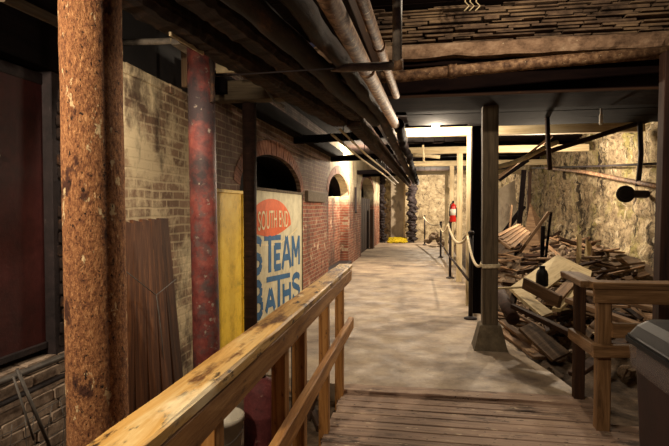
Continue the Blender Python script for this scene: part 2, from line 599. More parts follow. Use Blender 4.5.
out = [(4.62, 0)]
for a in ARCH:
    out += [(a[0], -.15)] + arch_pts(*a) + [(a[1], -.15)]
out += [(25.2, -.15), (25.2, 3.3), (4.62, 3.3)]
out[0] = (4.62, -.15)
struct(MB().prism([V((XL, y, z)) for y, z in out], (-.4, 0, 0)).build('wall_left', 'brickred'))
# rooms behind the arches: back coloured black for the shade of the void and bricked-up infill
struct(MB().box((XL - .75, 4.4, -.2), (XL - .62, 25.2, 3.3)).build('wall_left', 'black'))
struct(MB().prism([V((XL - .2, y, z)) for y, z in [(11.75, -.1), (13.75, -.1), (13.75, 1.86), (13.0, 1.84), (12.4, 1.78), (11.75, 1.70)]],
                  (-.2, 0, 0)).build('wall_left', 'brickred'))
for a in ARCH:
    mb = MB()
    P_ = arch_pts(*a, k=40)
    for (y0, z0), (y1, z1) in zip(P_, P_[1:]):
        c = V((0, (a[0] + a[1]) / 2, a[2] - .4))
        d0 = (V((0, y0, z0)) - c).normalized()
        d1 = (V((0, y1, z1)) - c).normalized()
        e = .07
        p0, p1 = V((0, y0, z0)).lerp(V((0, y1, z1)), e), V((0, y0, z0)).lerp(V((0, y1, z1)), 1 - e)
        q = random.uniform(0, .012)
        poly = [V((XL + .003 + q * .5, p.y, p.z)) for p in (p0, p1, p1 + d1 * .2, p0 + d0 * .2)]
        mb.prism(poly, (-.1, 0, 0))
    struct(mb.build('trim_1', 'brickring'))
for a, x0, x1 in ((ARCH[0], XL - .06, XL - .4), (ARCH[1], XL - .2, XL - .4)):  # black lining added to put shade into the arch reveals
    o_ = arch_pts(*a, k=24)
    c_ = V((0, (a[0] + a[1]) / 2, a[2] - .3))
    mb = MB()
    for (y0, z0), (y1, z1) in zip(o_, o_[1:]):
        i0, i1 = [(p - (p - c_).normalized() * .03) for p in (V((0, y0, z0)), V((0, y1, z1)))]
        mb.prism([V((x0, y0, z0)), V((x0, y1, z1)), V((x0, i1.y, i1.z)), V((x0, i0.y, i0.z))], (x1 - x0, 0, 0))
    for y0, y1 in ((a[0], a[0] + .03), (a[1] - .03, a[1])):
        mb.box((x1, y0, -.1), (x0, y1, a[2]))
    struct(mb.build('arch_shade_lining', 'dark'))
# near part of the left wall: cream painted pier, grey courses, black top
struct(MB().box((XL - .4, 2.75, -.2), (XL + .06, 4.62, 2.5)).build('wall_left', 'brickcream'))
struct(MB().box((XL - .4, 2.46, -.2), (XL + .10, 2.75, 2.5)).build('wall_left', 'iron'))
struct(MB().box((XL - .5, -.6, -.2), (XL - .14, 2.46, 3.3)).build('wall_left', 'brickgrey'))
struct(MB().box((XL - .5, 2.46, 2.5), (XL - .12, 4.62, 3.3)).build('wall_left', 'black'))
# coping of the cream pier
mb = MB()
for i in range(9):
    y = 2.8 + i * .2
    mb.box((XL - .05, y, 2.45), (XL + .08 + random.uniform(-.004, .006), y + .198, 2.52 + random.uniform(-.004, .004)), .006)
struct(mb.build('trim_2', 'brickcream'))


# right wall: uneven rubble stone
def rough(p, amp=.12):
    q = p + V((0, .25 * noise.noise(p * 1.3), .2 * noise.noise(p * 1.3 + V((4, 4, 4)))))
    d, pts = noise.voronoi(q * 2.1)
    cell = noise.noise(pts[0] * 7.7)
    gap = min(d[1] - d[0], .16) / .16
    return amp * (1.1 * cell * gap + .7 * (gap - 1)) + .05 * noise.noise(p * 4.1) + .03 * noise.noise(p * 11) + .08 * noise.noise(p * .7)


def wallr(u, w):
    y, z = 4.0 + 22 * u, -.5 + 4.0 * w
    return V((XR - rough(V((0, y * 1.25, z * 1.7)), .09), y, z))


struct(MB().grid(420, 96, wallr).build('wall_right', 'stone'))


def wallb(u, w):
    x, z = -2.6 + 6.2 * u, -.5 + 4.0 * w
    return V((x, 24.9 - rough(V((x, 40, z * 1.2)), .16), z))


struct(MB().grid(90, 60, wallb, flip=True).build('wall_back', 'stonepale'))

# ceilings
mb = MB()
y = -.6
while y < 6.2:
    mb.box((-2.7, y, 3.55 + random.uniform(-.01, .01)), (3.6, y + .19, 3.6), .004)
    y += .2
struct(mb.build('ceiling', 'ceil'))
mb = MB()
x = -2.7
while x < 3.6:
    mb.box((x, 5.9, 3.12 + random.uniform(-.01, .01)), (x + .23, 25.2, 3.2), .004)
    x += .24
struct(mb.build('ceiling', 'ceil'))

# coursed stone over the lintel
mb = MB()
z = 3.17
row = 0
while z < 3.62:
    h = random.uniform(.018, .042)
    x = -1.2 + random.uniform(0, .2)
    while x < 3.5:
        w = random.uniform(.12, .6)
        f = 5.3 + random.uniform(-.03, .09)
        mb.box((x, f, z + random.uniform(0, .006)), (x + w - random.uniform(.004, .03), 5.75, z + h - random.uniform(.002, .012)), .006)
        x += w
    z += h
    row += 1
struct(mb.build('wall_front', 'coursed'))


def lintel(u, w):
    x = -1.1 + 4.6 * u
    # section runs under -> front -> top
    s = [(5.8, 3.03), (5.26, 3.03), (5.25, 3.05), (5.25, 3.1), (5.25, 3.15), (5.27, 3.17), (5.8, 3.18)]
    yy, zz = s[round(w * 6)]
    e = .03 * noise.noise(V((x * 4, yy * 3, zz * 8))) + .015 * noise.noise(V((x * 14, zz * 20, 1)))
    low = .04 * max(0, noise.noise(V((x * 2.2, 7, 3)))) if zz < 3.07 else 0
    return V((x, yy + e, zz + e * .5 + low))


tag(MB().grid(140, 6, lintel, smooth=False).build('concrete_lintel', 'lint', origin=(-1.1, 5.25, 3.03)),
    'pale stained concrete lintel carrying the coursed stone across the passage', 'lintel')
g = thing('steel_girder', (.9, 5.7, 2.64), 'dark wide girder crossing the passage under the lintel', 'girder')
MB().box((-1.2, 5.32, 2.66), (3.14, 6.1, 2.69), .006).build('lower_flange', 'header', g)
MB().box((-1.2, 5.315, 2.655), (3.14, 5.33, 2.68), .004).build('edge_angle', 'darkbrown', g)
MB().box((-1.2, 5.55, 2.69), (3.14, 5.62, 3.02), .004).build('web', 'header', g)
MB().box((-1.2, 5.36, 2.98), (3.14, 5.9, 3.02), .006).build('upper_flange', 'header', g)

for i, (y, lab) in enumerate(((6.42, 'nearest wide black plank under the ceiling behind the girder'), (6.97, 'second black plank under the ceiling behind the girder'), (7.4, 'third black plank under the ceiling by the black post'))):
    tag(beam('ceiling_plank', (-.25, y, 2.76), (3.2, y, 2.76), (.54, .5, .36)[i], .06, 'dark'), lab, 'plank')

# ============================================================ BOARDWALK
bw = thing('boardwalk', (.35, 2.5, -.12), 'brown plank boardwalk running up to the concrete floor', 'boardwalk')
mb = MB()
y = .4
while y < 4.26:
    w = .128
    hi = 1.28 if y > 3.95 else 2.6
    mb.bar(V((-.68 + random.uniform(-.012, .012), y + w / 2, -.018)), V((hi, y + w / 2, -.018 + random.uniform(-.003, .003))), w - .011, .034, 0, .005, 8, .0015)
    y += w
mb.build('deck', 'deck', bw)
for x in (-.6, .3, 1.2):
    MB().box((x, .4, -.16), (x + .06, 4.3, -.037)).build('joist', 'darkbrown', bw)
tag(beam('threshold_board', (-.7, 4.35, .0), (1.32, 4.38, .0), .16, .05, 'deck', wear=.004, seg=20),
    'worn crosswise board where the boardwalk meets the concrete floor', 'board')

# ============================================================ LEFT RAILING
XRL = -.66
rl = thing('wooden_railing', (XRL, 2.9, 0), 'long tan wooden handrail sloping away along the left of the boardwalk', 'railing')
beam('handrail', (XRL + .027, .3, 1.03), (XRL - .045, 4.58, 1.03), .125, .042, 'railtop', rl, wear=.003, ch=.008)
beam('rail_board', (XRL + .065, .3, .957), (XRL - .004, 4.56, .957), .035, .10, 'tan', rl, ch=.006)
beam('lower_rail', (XRL + .075, .4, .53), (XRL + .008, 4.56, .53), .045, .10, 'tan', rl, ch=.006)
for y in (.7, 1.5, 2.33, 2.74, 3.5, 4.22):
    beam('post', (XRL + .03 - .0165 * y, y, -.12), (XRL + .03 - .0165 * y, y, 1.005), .068, .07, 'tan', rl, ch=.005)

# ============================================================ RIGHT RAILING
rr = thing('corner_railing', (1.25, 3.9, -.03), 'reddish wooden railing turning the corner behind the trash can', 'railing')
beam('handrail', (1.14, 3.88, 1.015), (1.15, 4.47, 1.015), .14, .045, 'railred', rr)
beam('handrail', (1.13, 3.87, 1.018), (3.3, 3.98, 1.02), .15, .045, 'railred', rr)
beam('rail_board', (1.145, 3.83, .945), (3.3, 3.94, .945), .035, .10, 'railred', rr)
beam('post', (1.225, 3.89, -.03), (1.225, 3.89, .995), .09, .09, 'railred', rr, ch=.006)
beam('post', (1.215, 4.42, -.2), (1.215, 4.42, .993), .08, .08, 'darkbrown', rr, ch=.006)
beam('post', (3.0, 3.97, -.2), (3.0, 3.97, .995), .09, .09, 'railred', rr, ch=.006)
beam('middle_rail', (1.26, 3.82, .71), (3.3, 3.92, .73), .04, .10, 'railred', rr)
beam('lower_rail', (1.165, 4.46, .535), (1.155, 3.80, .57), .045, .09, 'railred', rr)
beam('lower_rail', (1.13, 3.80, .57), (2.4, 3.85, .60), .045, .085, 'railred', rr)

# ============================================================ TRASH CAN
tc = thing('trash_can', (1.415, 2.86, -.06), 'brown trash can with charcoal lid and clear liner at the right edge', 'trash can')


def rrect(cx, cy, hx, hy, z, r=.05, k=5, jit=0):
    o = []
    for sx, sy, a0 in ((1, 1, 0), (-1, 1, pi / 2), (-1, -1, pi), (1, -1, 3 * pi / 2)):
        for i in range(k):
            a = a0 + pi / 2 * i / (k - 1)
            j = random.uniform(-jit, jit)
            o.append(V((cx + sx * (hx - r) + (r + j) * cos(a), cy + sy * (hy - r) + (r + j) * sin(a), z + j)))
    return o


cx, cy = 1.415, 2.86
mb = MB()
mb._faces([rrect(cx, cy, .23, .23, 0.000), rrect(cx, cy, .245, .245, 0.050), rrect(cx, cy, .272, .272, 0.785), rrect(cx, cy, .285, .285, 0.795), rrect(cx, cy, .285, .285, 0.825)])
mb.build('body', 'canbody', tc)
mb = MB()
mb._faces([rrect(cx, cy, .288, .288, 0.670, jit=.012), rrect(cx, cy, .292, .292, 0.705, jit=.008), rrect(cx, cy, .29, .29, 0.745, jit=.01),
           rrect(cx, cy, .295, .295, 0.785, jit=.006), rrect(cx, cy, .292, .292, 0.830)], cap=False, smooth=True)
mb.build('liner', 'bag', tc)
mb = MB()
mb._faces([rrect(cx, cy, .302, .302, 0.813), rrect(cx, cy, .305, .305, 0.850), rrect(cx, cy, .295, .295, 0.855), rrect(cx, cy, .27, .27, 0.905, .06),
           rrect(cx, cy, .235, .235, 0.940, .07), rrect(cx, cy, .15, .15, 0.955, .07)])
lid = mb.build('lid', 'canlid', tc)
lip_ = MB()
lip_._faces([rrect(cx, cy, .312, .312, 0.811), rrect(cx, cy, .312, .312, 0.835)])
lip_.build('rim', 'canlid', lid, origin=(cx, cy, -.06))

# ============================================================ POLES AND POSTS, LEFT
p = thing('rusty_pole', (-1.115, 1.62, -.15), 'thick rust covered iron column in the left foreground', 'column')
mb = MB()
mb.tube([V((-1.114, 1.62, -.15 + .05 * i)) + V((-.02 * (i / 66), 0, 0)) for i in range(67)], [.099 + .0012 * random.uniform(-1, 1) for _ in range(67)], 40, jit=.006)
mb.build('shaft', 'rust', p)
MB().box((-1.3, 1.42, -.16), (-.92, 1.82, -.13), .01).build('base_plate', 'ironrust', p)
p = thing('red_pole', (-1.52, 3.4, -.15), 'slimmer iron column with worn red paint beside the cream brick pier', 'column')
MB().tube([(-1.50, 3.4, -.15), (-1.51, 3.4, .8), (-1.525, 3.4, 1.8), (-1.535, 3.4, 2.66)], .092, 28).build('shaft', 'redpaint', p)
MB().box((-1.68, 3.26, 2.64), (-1.38, 3.54, 2.68), .006).build('cap_plate', 'greypipe', p)
MB().tube([(-1.43, 3.34, 2.55), (-1.42, 3.33, 2.5), (-1.42, 3.33, 2.3), (-1.42, 3.33, 2.26)], [.02, .02, .015, .02], 8).build('clamp', 'ironrust', p)
tag(MB().tube([(-1.74, 5.0, -.12), (-1.74, 5.0, 1.2), (-1.745, 5.0, 2.59)], [.068, .066, .07], 20, jit=.02).build('brown_post', 'brownpost', origin=(-1.74, 5, -.12)),
    'dark brown round post between the yellow panel and the steam sign', 'post')
tag(beam('cross_beam', (-2.04, 4.9, 2.69), (-1.28, 4.9, 2.69), .16, .19, 'greypost'), 'short grey brown timber crossing above the dark brown round post', 'beam')
tag(MB().tube([at(250, 76, 'y', 4.7), at(264, 86, 'y', 4.7), at(274, 101, 'y', 4.7), at(284, 108, 'y', 4.7)], .012, 8).build('bent_conduit', 'greypipe', origin=(-1.6, 4.7, 2.7)),
    'thin bent grey conduit in front of the short timber over the yellow panel', 'conduit')
tag(MB().tube([at(118, 42.5, 'y', 3.36), at(158, 41.5, 'y', 3.36), at(174, 40.5, 'y', 3.36)], .022, 14).build('water_pipe', 'greypipe', origin=at(118, 42.5, 'y', 3.36)),
    'short light grey horizontal pipe from the rusty column to the red column', 'pipe')
tag(MB().tube([at(172, 40, 'y', 3.36), at(178, 39, 'y', 3.36), at(184, 42, 'y', 3.36), at(188, 44, 'y', 3.36)], [.03, .038, .034, .02], 14).build('pipe_fitting', 'palepipe', origin=at(178, 40, 'y', 3.36)),
    'pale elbow fitting at the top of the red column', 'pipe fitting')
tag(MB().box(at(216, 73, 'y', 4.2) + V((0, 0, 0)), at(234, 61, 'y', 4.2) + V((0, .02, 0))).build('tin_scrap', 'palepipe', origin=at(225, 67, 'y', 4.2)),
    'small pale tin scrap to the right of the red column top', 'scrap')
tag(beam('wall_stud', (-1.93, 3.98, 2.53), (-1.93, 3.98, 3.3), .05, .05, 'board'), 'short brown stud standing on the cream pier behind the red column', 'stud')
# slanting grey beam, top left corner
tag(beam('sloping_beam', at(2, -4, 'x', -1.7), at(66, 26, 'x', -1.7), .03, .045, 'greypost'), 'grey beam sloping across the dark top left corner', 'beam')

# ============================================================ NEAR LEFT: STEEL PANEL, LOW BRICK WALL, PIPES, MESH
sp = thing('metal_door', (-1.95, 1.6, .82), 'dark oxide red steel door in the wall left of the rusty column', 'panel')
MB().box((-2.06, .6, .83), (-2.005, 2.475, 2.22), .004).build('plate', 'steelpanel', sp)
MB().box((-2.06, .6, 2.2), (-2.0, 2.47, 2.26), .004).build('top_rail', 'iron', sp)
MB().box((-2.06, .6, .80), (-1.99, 2.47, .835), .004).build('bottom_rail', 'iron', sp)
for z in (1.80,):
    MB().lathe([(.0, 0), (.014, 0), (.012, .008), (0, .01)], (-2.006, 2.16, z), 10, axis='x').build('rivet', 'palepipe', sp)
mb = MB()
z = -.2
r_ = 0
while z < .74:
    y = .5 + (r_ % 2) * .11
    while y < 2.95:
        w = random.uniform(.17, .23)
        if z < .6 or random.random() < .9:
            f = -1.84 - .12 * (z + .2) + random.uniform(-.008, .01)
            mb.bar((XL - .1, y + w / 2, z + .029), (f, y + w / 2 + random.uniform(-.003, .003), z + .029), w - .009, .050, 0, .006, 3, .002)
        y += w
    z += .057
    r_ += 1
struct(mb.build('wall_left', 'stonedark'))
tag(beam('shade_block', (-1.98, .3, 2.5), (-1.98, 2.55, 2.5), .12, .46, 'dark'), 'black block added for the shade above the dark red door', 'lintel')  # black block added so the wall above the door stays in shade
# ragged brick edge beside the panel
mb = MB()
for i in range(21):
    z = .8 + i * .07
    mb.box((-2.1, 2.50 + random.uniform(-.01, .02), z), (-1.93 + random.uniform(-.02, .02), 2.62, z + .06), .008)
struct(mb.build('trim_3', 'ironrust'))
for (ya, yb, z, r, lab) in ((.6, 2.46, .785, .017, 'upper of two dark pipes along the foot of the red steel door'),
                            (.6, 2.44, .685, .013, 'lower thinner pipe of the two beneath the red steel door')):
    tag(MB().tube([(-1.84, ya, z), (-1.84, yb - .08, z), (-1.85, yb - .02, z - .01), (-1.86, yb, z - .05), (-1.86, yb, z - .16)], r, 12).build('wall_pipe', 'wire' if r > .016 else 'iron', origin=(-1.84, ya, z)), lab, 'pipe')
mb = MB()
for i in range(24):
    y = .7 + i * .08
    mb.tube([(-1.80 + .02 * sin(i * 2.1 + t), y + .012 * sin(t * 3 + i), .05 + .11 * t) for t in range(6)], .0022, 5)
for i in range(8):
    z = .06 + i * .075
    mb.tube([(-1.79 + .02 * sin(q * 1.3 + i), .65 + q * .12, z + .012 * sin(q + i * 1.7)) for q in range(17)], .0022, 5)
tag(mb.build('wire_mesh', 'wire', origin=(-1.79, 1.6, .05)), 'sagging wire mesh over the sooty low brick wall', 'wire mesh')
for (a, b, r, lab) in (((17, 369), (52, 452), .008, 'longer thin bar leaning on the wire mesh at lower left'),
                       ((13, 376), (34, 440), .005, 'shorter thin bar leaning left of the longer one')):
    tag(MB().tube([at(*a, 'x', -1.76), at(*b, 'x', -1.70)], r, 8).build('leaning_bar', 'wire', origin=at(*b, 'x', -1.7)), lab, 'bar')

# plank door leaning on the cream pier
pd = thing('plank_door', (-1.8, 3.1, .0), 'dark brown plank door leaning between the rusty and red columns', 'door panel')
TL, TR = at(122, 223, 'x', -1.86), at(166, 218, 'x', -1.86)
BL, BR = at(118, 470, 'x', -1.70), at(186, 405, 'x', -1.70)
for i in range(5):
    a0, a1 = i / 5 + .006, (i + 1) / 5 - .006
    t_, b_ = TL.lerp(TR, (a0 + a1) / 2), BL.lerp(BR, (a0 + a1) / 2)
    wdt = ((TR - TL).length + (BR - BL).length) / 2 / 5 - .008
    nrm = (TR - TL).cross(BL - TL).normalized()
    X = (t_ - b_).normalized()
    e2 = nrm
    e1 = e2.cross(X).normalized()
    mb = MB()
    mb.prof(b_, t_, e1, e2, wdt, .022, .003, 6, .001)
    f = Matrix.Identity(4)
    for k in range(3):
        f[k][0], f[k][1], f[k][2] = X[k], e1[k], X.cross(e1)[k]
    f.translation = b_
    mb.build('plank', 'plankdoor', pd, frm=f)
mb = MB()
nn = -nrm if nrm.x < 0 else nrm
q = lambda x, y: at(x, y, 'x', -1.77) + V((.03, 0, 0))
for pth in ([(121, 271), (152, 295), (172, 279)], [(120, 400), (164, 369), (181, 385)], [(152, 295), (158, 340), (160, 370)]):
    mb.tube([q(*p_) for p_ in pth], .003, 6)
mb.build('wire_brace', 'wire', pd)

# ============================================================ YELLOW PANEL, SIGN, PLAQUE
yp = thing('yellow_sheet', (-1.97, 5.0, -.1), 'tall yellow painted metal panel left of the steam sign', 'panel')
MB().box((-2.0, 4.50, -.1), (-1.97, 5.42, 1.735), .006).build('sheet', 'yellow', yp)
MB().box((-1.972, 4.50, 1.70), (-1.955, 5.42, 1.735), .004).build('top_edge', 'yellow', yp)
MB().box((-1.972, 5.385, -.1), (-1.955, 5.42, 1.70), .004).build('side_edge', 'yellow', yp)
for i in range(7):
    MB().lathe([(.012, 0), (.010, .006), (.0, .008)], (-1.955, 5.40, .35 + i * .22), 8, axis='x').build('rivet', 'ironrust', yp)

sg = thing('painted_sign', (-2.0, 7.0, .0), 'large cream sign for steam baths standing in the nearest arch', 'sign')
XS = -2.0
Y0, Y1, ZT = 5.62, 8.28, 1.765
MB().box((XS - .03, Y0, .0), (XS, Y1, ZT), .004).build('board', 'canvas', sg)
fr = MB()
fr.box((XS - .035, Y0, ZT), (XS + .012, Y1 + .03, ZT + .035))
fr.box((XS - .035, Y1, .0), (XS + .012, Y1 + .035, ZT))
fr.build('frame', 'greypost', sg)


def flat(polys, x0, th, name, mt, par):
    mb = MB()
    for poly in polys:
        mb.prism([V((x0, y, z)) for y, z in poly], (th, 0, 0))
    return mb.build(name, mt, par)


# orange badge: domed top, flatter curved foot
bc, br = 6.60, .97
badge = []
for i in range(41):
    a = pi * i / 40
    badge.append((bc + br * cos(a), 1.30 + .37 * sin(a)))
for i in range(1, 20):
    a = i / 20
    badge.append((bc - br + 2 * br * a, 1.30 - .12 * sin(pi * a)))
bd = flat([badge], XS + .0005, .004, 'badge', 'orange', sg)
# cream letters on the badge
fc = bpy.data.curves.new('badge_text', 'FONT')
fc.body = 'SOUTH END'
fc.size = .30
fc.extrude = .0015
fc.align_x = 'CENTER'
fc.space_character = 1.0
fo = bpy.data.objects.new('badge_text_curve', fc)
COL.objects.link(fo)
bpy.context.view_layer.update()
me = bpy.data.meshes.new_from_object(fo.evaluated_get(bpy.context.evaluated_depsgraph_get()))
bpy.data.objects.remove(fo)
me.materials.clear()
me.materials.append(M['lettercream'])
wx = max(v_.co.x for v_ in me.vertices) - min(v_.co.x for v_ in me.vertices)
k_ = 1.38 / wx
for v_ in me.vertices:
    x, y, z = v_.co
    u = x * k_ / .8
    arc = .06 * (1 - (u / .95) ** 2)
    v_.co = (XS + .0065 + z, 6.71 + x * k_, 1.27 + y * 1.12 + arc * .3)
lt = bpy.data.objects.new('lettering', me)
COL.objects.link(lt)
lt.parent = bd
lt.matrix_basis = Matrix.Translation(-V(sg.location))
lt['label'] = 'cream words SOUTH END on the orange badge'
# thin curved line under the badge
arcs = []
for i in range(24):
    a0, a1 = i / 24, (i + 1) / 24
    pts = []
    y0, y1 = bc - br - .05 + (2 * br + .45) * a0, bc - br - .05 + (2 * br + .45) * a1
    z0 = 1.24 - .17 * sin(pi * min(1, a0 * .8 + .1)) + .14 * max(0, a0 - .6)
    z1 = 1.24 - .17 * sin(pi * min(1, a1 * .8 + .1)) + .14 * max(0, a1 - .6)
    arcs.append([(y0, z0), (y1, z1), (y1, z1 - .018), (y0, z0 - .018)])
flat(arcs, XS + .0005, .003, 'underline', 'lettercream', sg)


def stroke(a, b, w):
    (y0, z0), (y1, z1) = a, b
    d = V((y1 - y0, z1 - z0, 0)).normalized()
    nx, nz = -d.y * w / 2, d.x * w / 2
    return [(y0 + nx, z0 + nz), (y1 + nx, z1 + nz), (y1 - nx, z1 - nz), (y0 - nx, z0 - nz)]


def letter(ch, y, z, w, h, t):
    """block capitals from strokes, t = stroke width"""
    S = lambda *p: stroke((y + p[0] * w, z + p[1] * h), (y + p[2] * w, z + p[3] * h), t)
    if ch == 'S':
        pts = [(1, .86), (.85, .96), (.5, 1), (.15, .94), (0, .78), (.08, .62), (.5, .52), (.92, .42), (1, .24), (.85, .06), (.5, 0), (.15, .04), (0, .14)]
        return [S(*a, *b) for a, b in zip(pts, pts[1:])]
    if ch == 'T':
        return [S(-.05, 1, 1.05, 1), S(.5, 1, .5, -.04)]
    if ch == 'E':
        return [S(.06, -.05, .06, 1.05), S(0, 1, 1, 1), S(0, .5, .85, .5), S(0, 0, 1, 0)]
    if ch == 'A':
        return [S(0, -.05, .46, 1.03), S(.54, 1.03, 1, -.05), S(.2, .32, .8, .32)]
    if ch == 'M':
        return [S(.04, -.05, .04, 1.05), S(.96, -.05, .96, 1.05), S(.06, 1.0, .5, .3), S(.5, .3, .94, 1.0)]
    if ch == 'B':
        return [S(.06, -.05, .06, 1.05), S(0, 1, .75, 1), S(.75, 1, .95, .85), S(.95, .85, .9, .62), S(.9, .62, .7, .52), S(0, .52, .75, .52), S(.75, .52, 1, .4), S(1, .4, 1, .14), S(1, .14, .8, 0), S(0, 0, .8, 0)]
    if ch == 'H':
        return [S(.05, -.05, .05, 1.05), S(.95, -.05, .95, 1.05), S(0, .5, 1, .5)]


ROW1 = lambda y, z: (y, z + .02 - .04 * (y - 5.8))
ROW2 = lambda y, z: (y, z + .03 - .07 * (y - 5.8))
for word, sh, rows in (('STEAM', ROW1, [('S', 5.72, .76, .42, .40), ('Tbar', 6.27, 7.02, 6.50, 1.17, .72), ('E', 6.72, .76, .30, .29), ('A', 7.10, .74, .46, .42), ('M', 7.66, .74, .44, .42)]),
                       ('BATHS', ROW2, [('B', 5.72, .22, .44, .40), ('A', 6.34, .24, .38, .26), ('Tbar', 6.36, 7.52, 6.92, .64, .22), ('H', 7.14, .26, .40, .26), ('S', 7.68, .24, .42, .38)])):
    for k, L in enumerate(rows):
        if L[0] == 'Tbar':
            polys = [stroke((L[1], L[4]), (L[2], L[4]), .07), stroke((L[3], L[4] + .03), (L[3], L[5]), .12)]
        else:
            polys = letter(*L, .095)
        mb = MB()
        for i, poly in enumerate(polys):
            mb.prism([V((XS + .0005, *sh(y, z))) for y, z in poly], (.0035 + .0002 * i + .0004 * (k % 2), 0, 0))
        o = mb.build('letter', 'blue', sg)
        o['label'] = 'blue letter ' + ('T' if L[0] == 'Tbar' else L[0]) + ' of ' + word

tag(MB().box((XL, 8.72, 1.66), (XL + .06, 10.3, 1.85), .01).build('wall_plaque', 'greypost', origin=(XL, 9.5, 1.66)),
    'narrow dark plaque on the brick between the two nearest arches', 'plaque')
tag(MB().box((XL - .3, 10.95, -.02), (XL + .12, 13.6, .16), .02).build('stone_sill', 'iron', origin=(XL, 12, 0)), 'low dark sill across the foot of the second arch', 'sill')
# dark pipe with hook on the wall with the painted glow, small bracket
tag(MB().tube([(XL + .05, 14.9, 2.15), (XL + .05, 14.9, 1.5), (XL + .07, 14.8, 1.42)], .03, 10).build('wall_pipe', 'iron', origin=(XL, 14.9, 1.5)),
    'short dark vertical pipe on the wall between second and third arches', 'pipe')
d3 = thing('arch_shutter', (XL - .12, 18.6, 0), 'dark wooden shutter filling the third arch', 'shutter')
for i in range(6):
    beam('plank', (XL - .15, 16.95 + i * .66, -.1), (XL - .15, 16.95 + i * .66, 1.9), .04, .6, 'darkbrown', d3)
tag(beam('jamb_post', (XL + .02, 19.9, -.05), (XL + .02, 19.9, 1.5), .12, .5, 'darkbrown'), 'low dark board against the wall in the third arch', 'board')

# ============================================================ LEFT FLOOR: BUCKET, TANK, DEBRIS
bk = thing('plastic_bucket', (-1.33, 3.22, -.14), 'white plastic bucket on the dirt beside the red tank', 'bucket')
MB().lathe([(.0, -.13), (.115, -.13), (.118, -.12), (.148, .17), (.156, .17), (.156, .20), (.148, .205), (.14, .20), (.112, -.10), (0, -.10)], (-1.33, 3.22, -.02), 32).build('shell', 'bucket', bk)
MB().tube([(-1.33 + .158 * cos(a), 3.22 - .16 * sin(a) * .9, .12 - .10 * sin(a)) for a in [pi * i / 14 for i in range(15)]], .003, 6).build('handle', 'wire', bk)
tk = thing('red_tank', (-1.14, 3.5, -.16), 'rusty red upright tank behind the left railing', 'tank')
MB().lathe([(0, 0), (.115, 0), (.125, .02), (.125, .25), (.128, .26), (.125, .27), (.125, .42), (.11, .47), (.06, .505), (.03, .515), (0, .515)], (-1.14, 3.5, -.16), 32).build('shell', 'barrel', tk)
MB().lathe([(0, 0), (.03, 0), (.03, .05), (.018, .055), (.018, .09), (0, .09)], (-1.14, 3.5, .35), 14).build('valve', 'ironrust', tk)
tag(MB().tube([(-.98, 3.85, -.14), (-.98, 3.85, .5), (-1.0, 3.86, .6), (-1.08, 3.9, .66), (-1.2, 3.95, .67)], .035, 14).build('iron_pipe', 'iron', origin=(-.98, 3.85, -.14)),
    'dark bent iron pipe standing behind the red tank', 'pipe')
LD = [((-1.25, 4.1, -.06), (-.78, 3.2, -.08), .09, .03, 'board', 'brown board lying on dirt between railing and slab'),
      ((-1.05, 4.4, -.02), (-.76, 3.7, -.07), .05, .05, 'darkbrown', 'dark batten lying beside the boardwalk edge'),
      ((-.95, 3.5, -.09), (-.75, 2.6, -.09), .08, .025, 'greypost', 'grey board lying close under the left railing'),
      ((-1.4, 4.45, .0), (-.8, 4.15, -.03), .07, .03, 'board', 'short board against the broken slab edge'),
      ((-.84, 4.2, -.10), (-.84, 4.2, .38), .045, .05, 'dark', 'black stake upright between last railing posts'),
      ((-.9, 3.9, -.10), (-.80, 4.1, .32), .05, .03, 'darkbrown', 'dark stake leaning toward the last railing posts')]
for a, b, w, h, mt, lab in LD:
    tag(beam('scrap_board', a, b, w, h, mt), lab, 'board')
for i in range(26):
    x, y = random.uniform(-1.6, -.76), random.uniform(2.4, 4.4)
    if abs(x + 1.33) < .25 and abs(y - 3.22) < .25 or abs(x + 1.14) < .2 and abs(y - 3.5) < .2 or (x + 1.74) ** 2 + (y - 5) ** 2 < .05 or abs(x + 1.5) < .15 and abs(y - 3.4) < .15:
        continue
    r = random.uniform(.02, .05)
    tag(MB().rock((x, y, -.14 + r * .4), r, seed=i).build('rubble_stone', 'rubble', origin=(x, y, -.14)), 'small stone on the dirt left of the railing', 'stone', 'stones under the left railing')

# ============================================================ OVERHEAD BUNDLE
for (a, b, w, h, lab) in (((-1.60, .2, 2.62), (-1.02, 6.1, 2.62), .20, .22, 'rough dark timber along the left edge of the overhead bundle in the foreground'),
                          ((-1.36, .2, 2.66), (-.80, 6.0, 2.66), .18, .2, 'second rough dark timber overhead, between the edge timber and the crusted pipes'),
                          ((-.86, 6.15, 2.62), (-.74, 23.2, 2.62), .18, .22, 'rough dark timber of the overhead bundle running on to the corridor end')):
    tag(beam('overhead_timber', a, b, w, h, 'charred', wear=.008, ch=.03, seg=int(20 * (V(b) - V(a)).length)), lab, 'beam')
tag(beam('edge_strip', at(172, 33, 'z', 2.505) + V((-.012, 0, 0)), at(205, 53, 'z', 2.505) + V((-.012, 0, 0)), .012, .03, 'palepipe'),
    'thin bright strip along the left edge of the overhead timber', 'strip')


def rough_log(pts, r, mt, name, lab, cat, jit=.05):
    P = []
    for a, b in zip(pts, pts[1:]):
        a, b = V(a), V(b)
        k = max(2, int((b - a).length / .12))
        P += [a.lerp(b, i / k) for i in range(k)]
    P.append(V(pts[-1]))
    P = [p + V((noise.noise(p * 2), 0, noise.noise(p * 2 + V((5, 5, 5))))) * jit * .5 for p in P]
    tag(MB().tube(P, r, 14, jit=jit * 1.2).build(name, mt, origin=pts[0]), lab, cat)


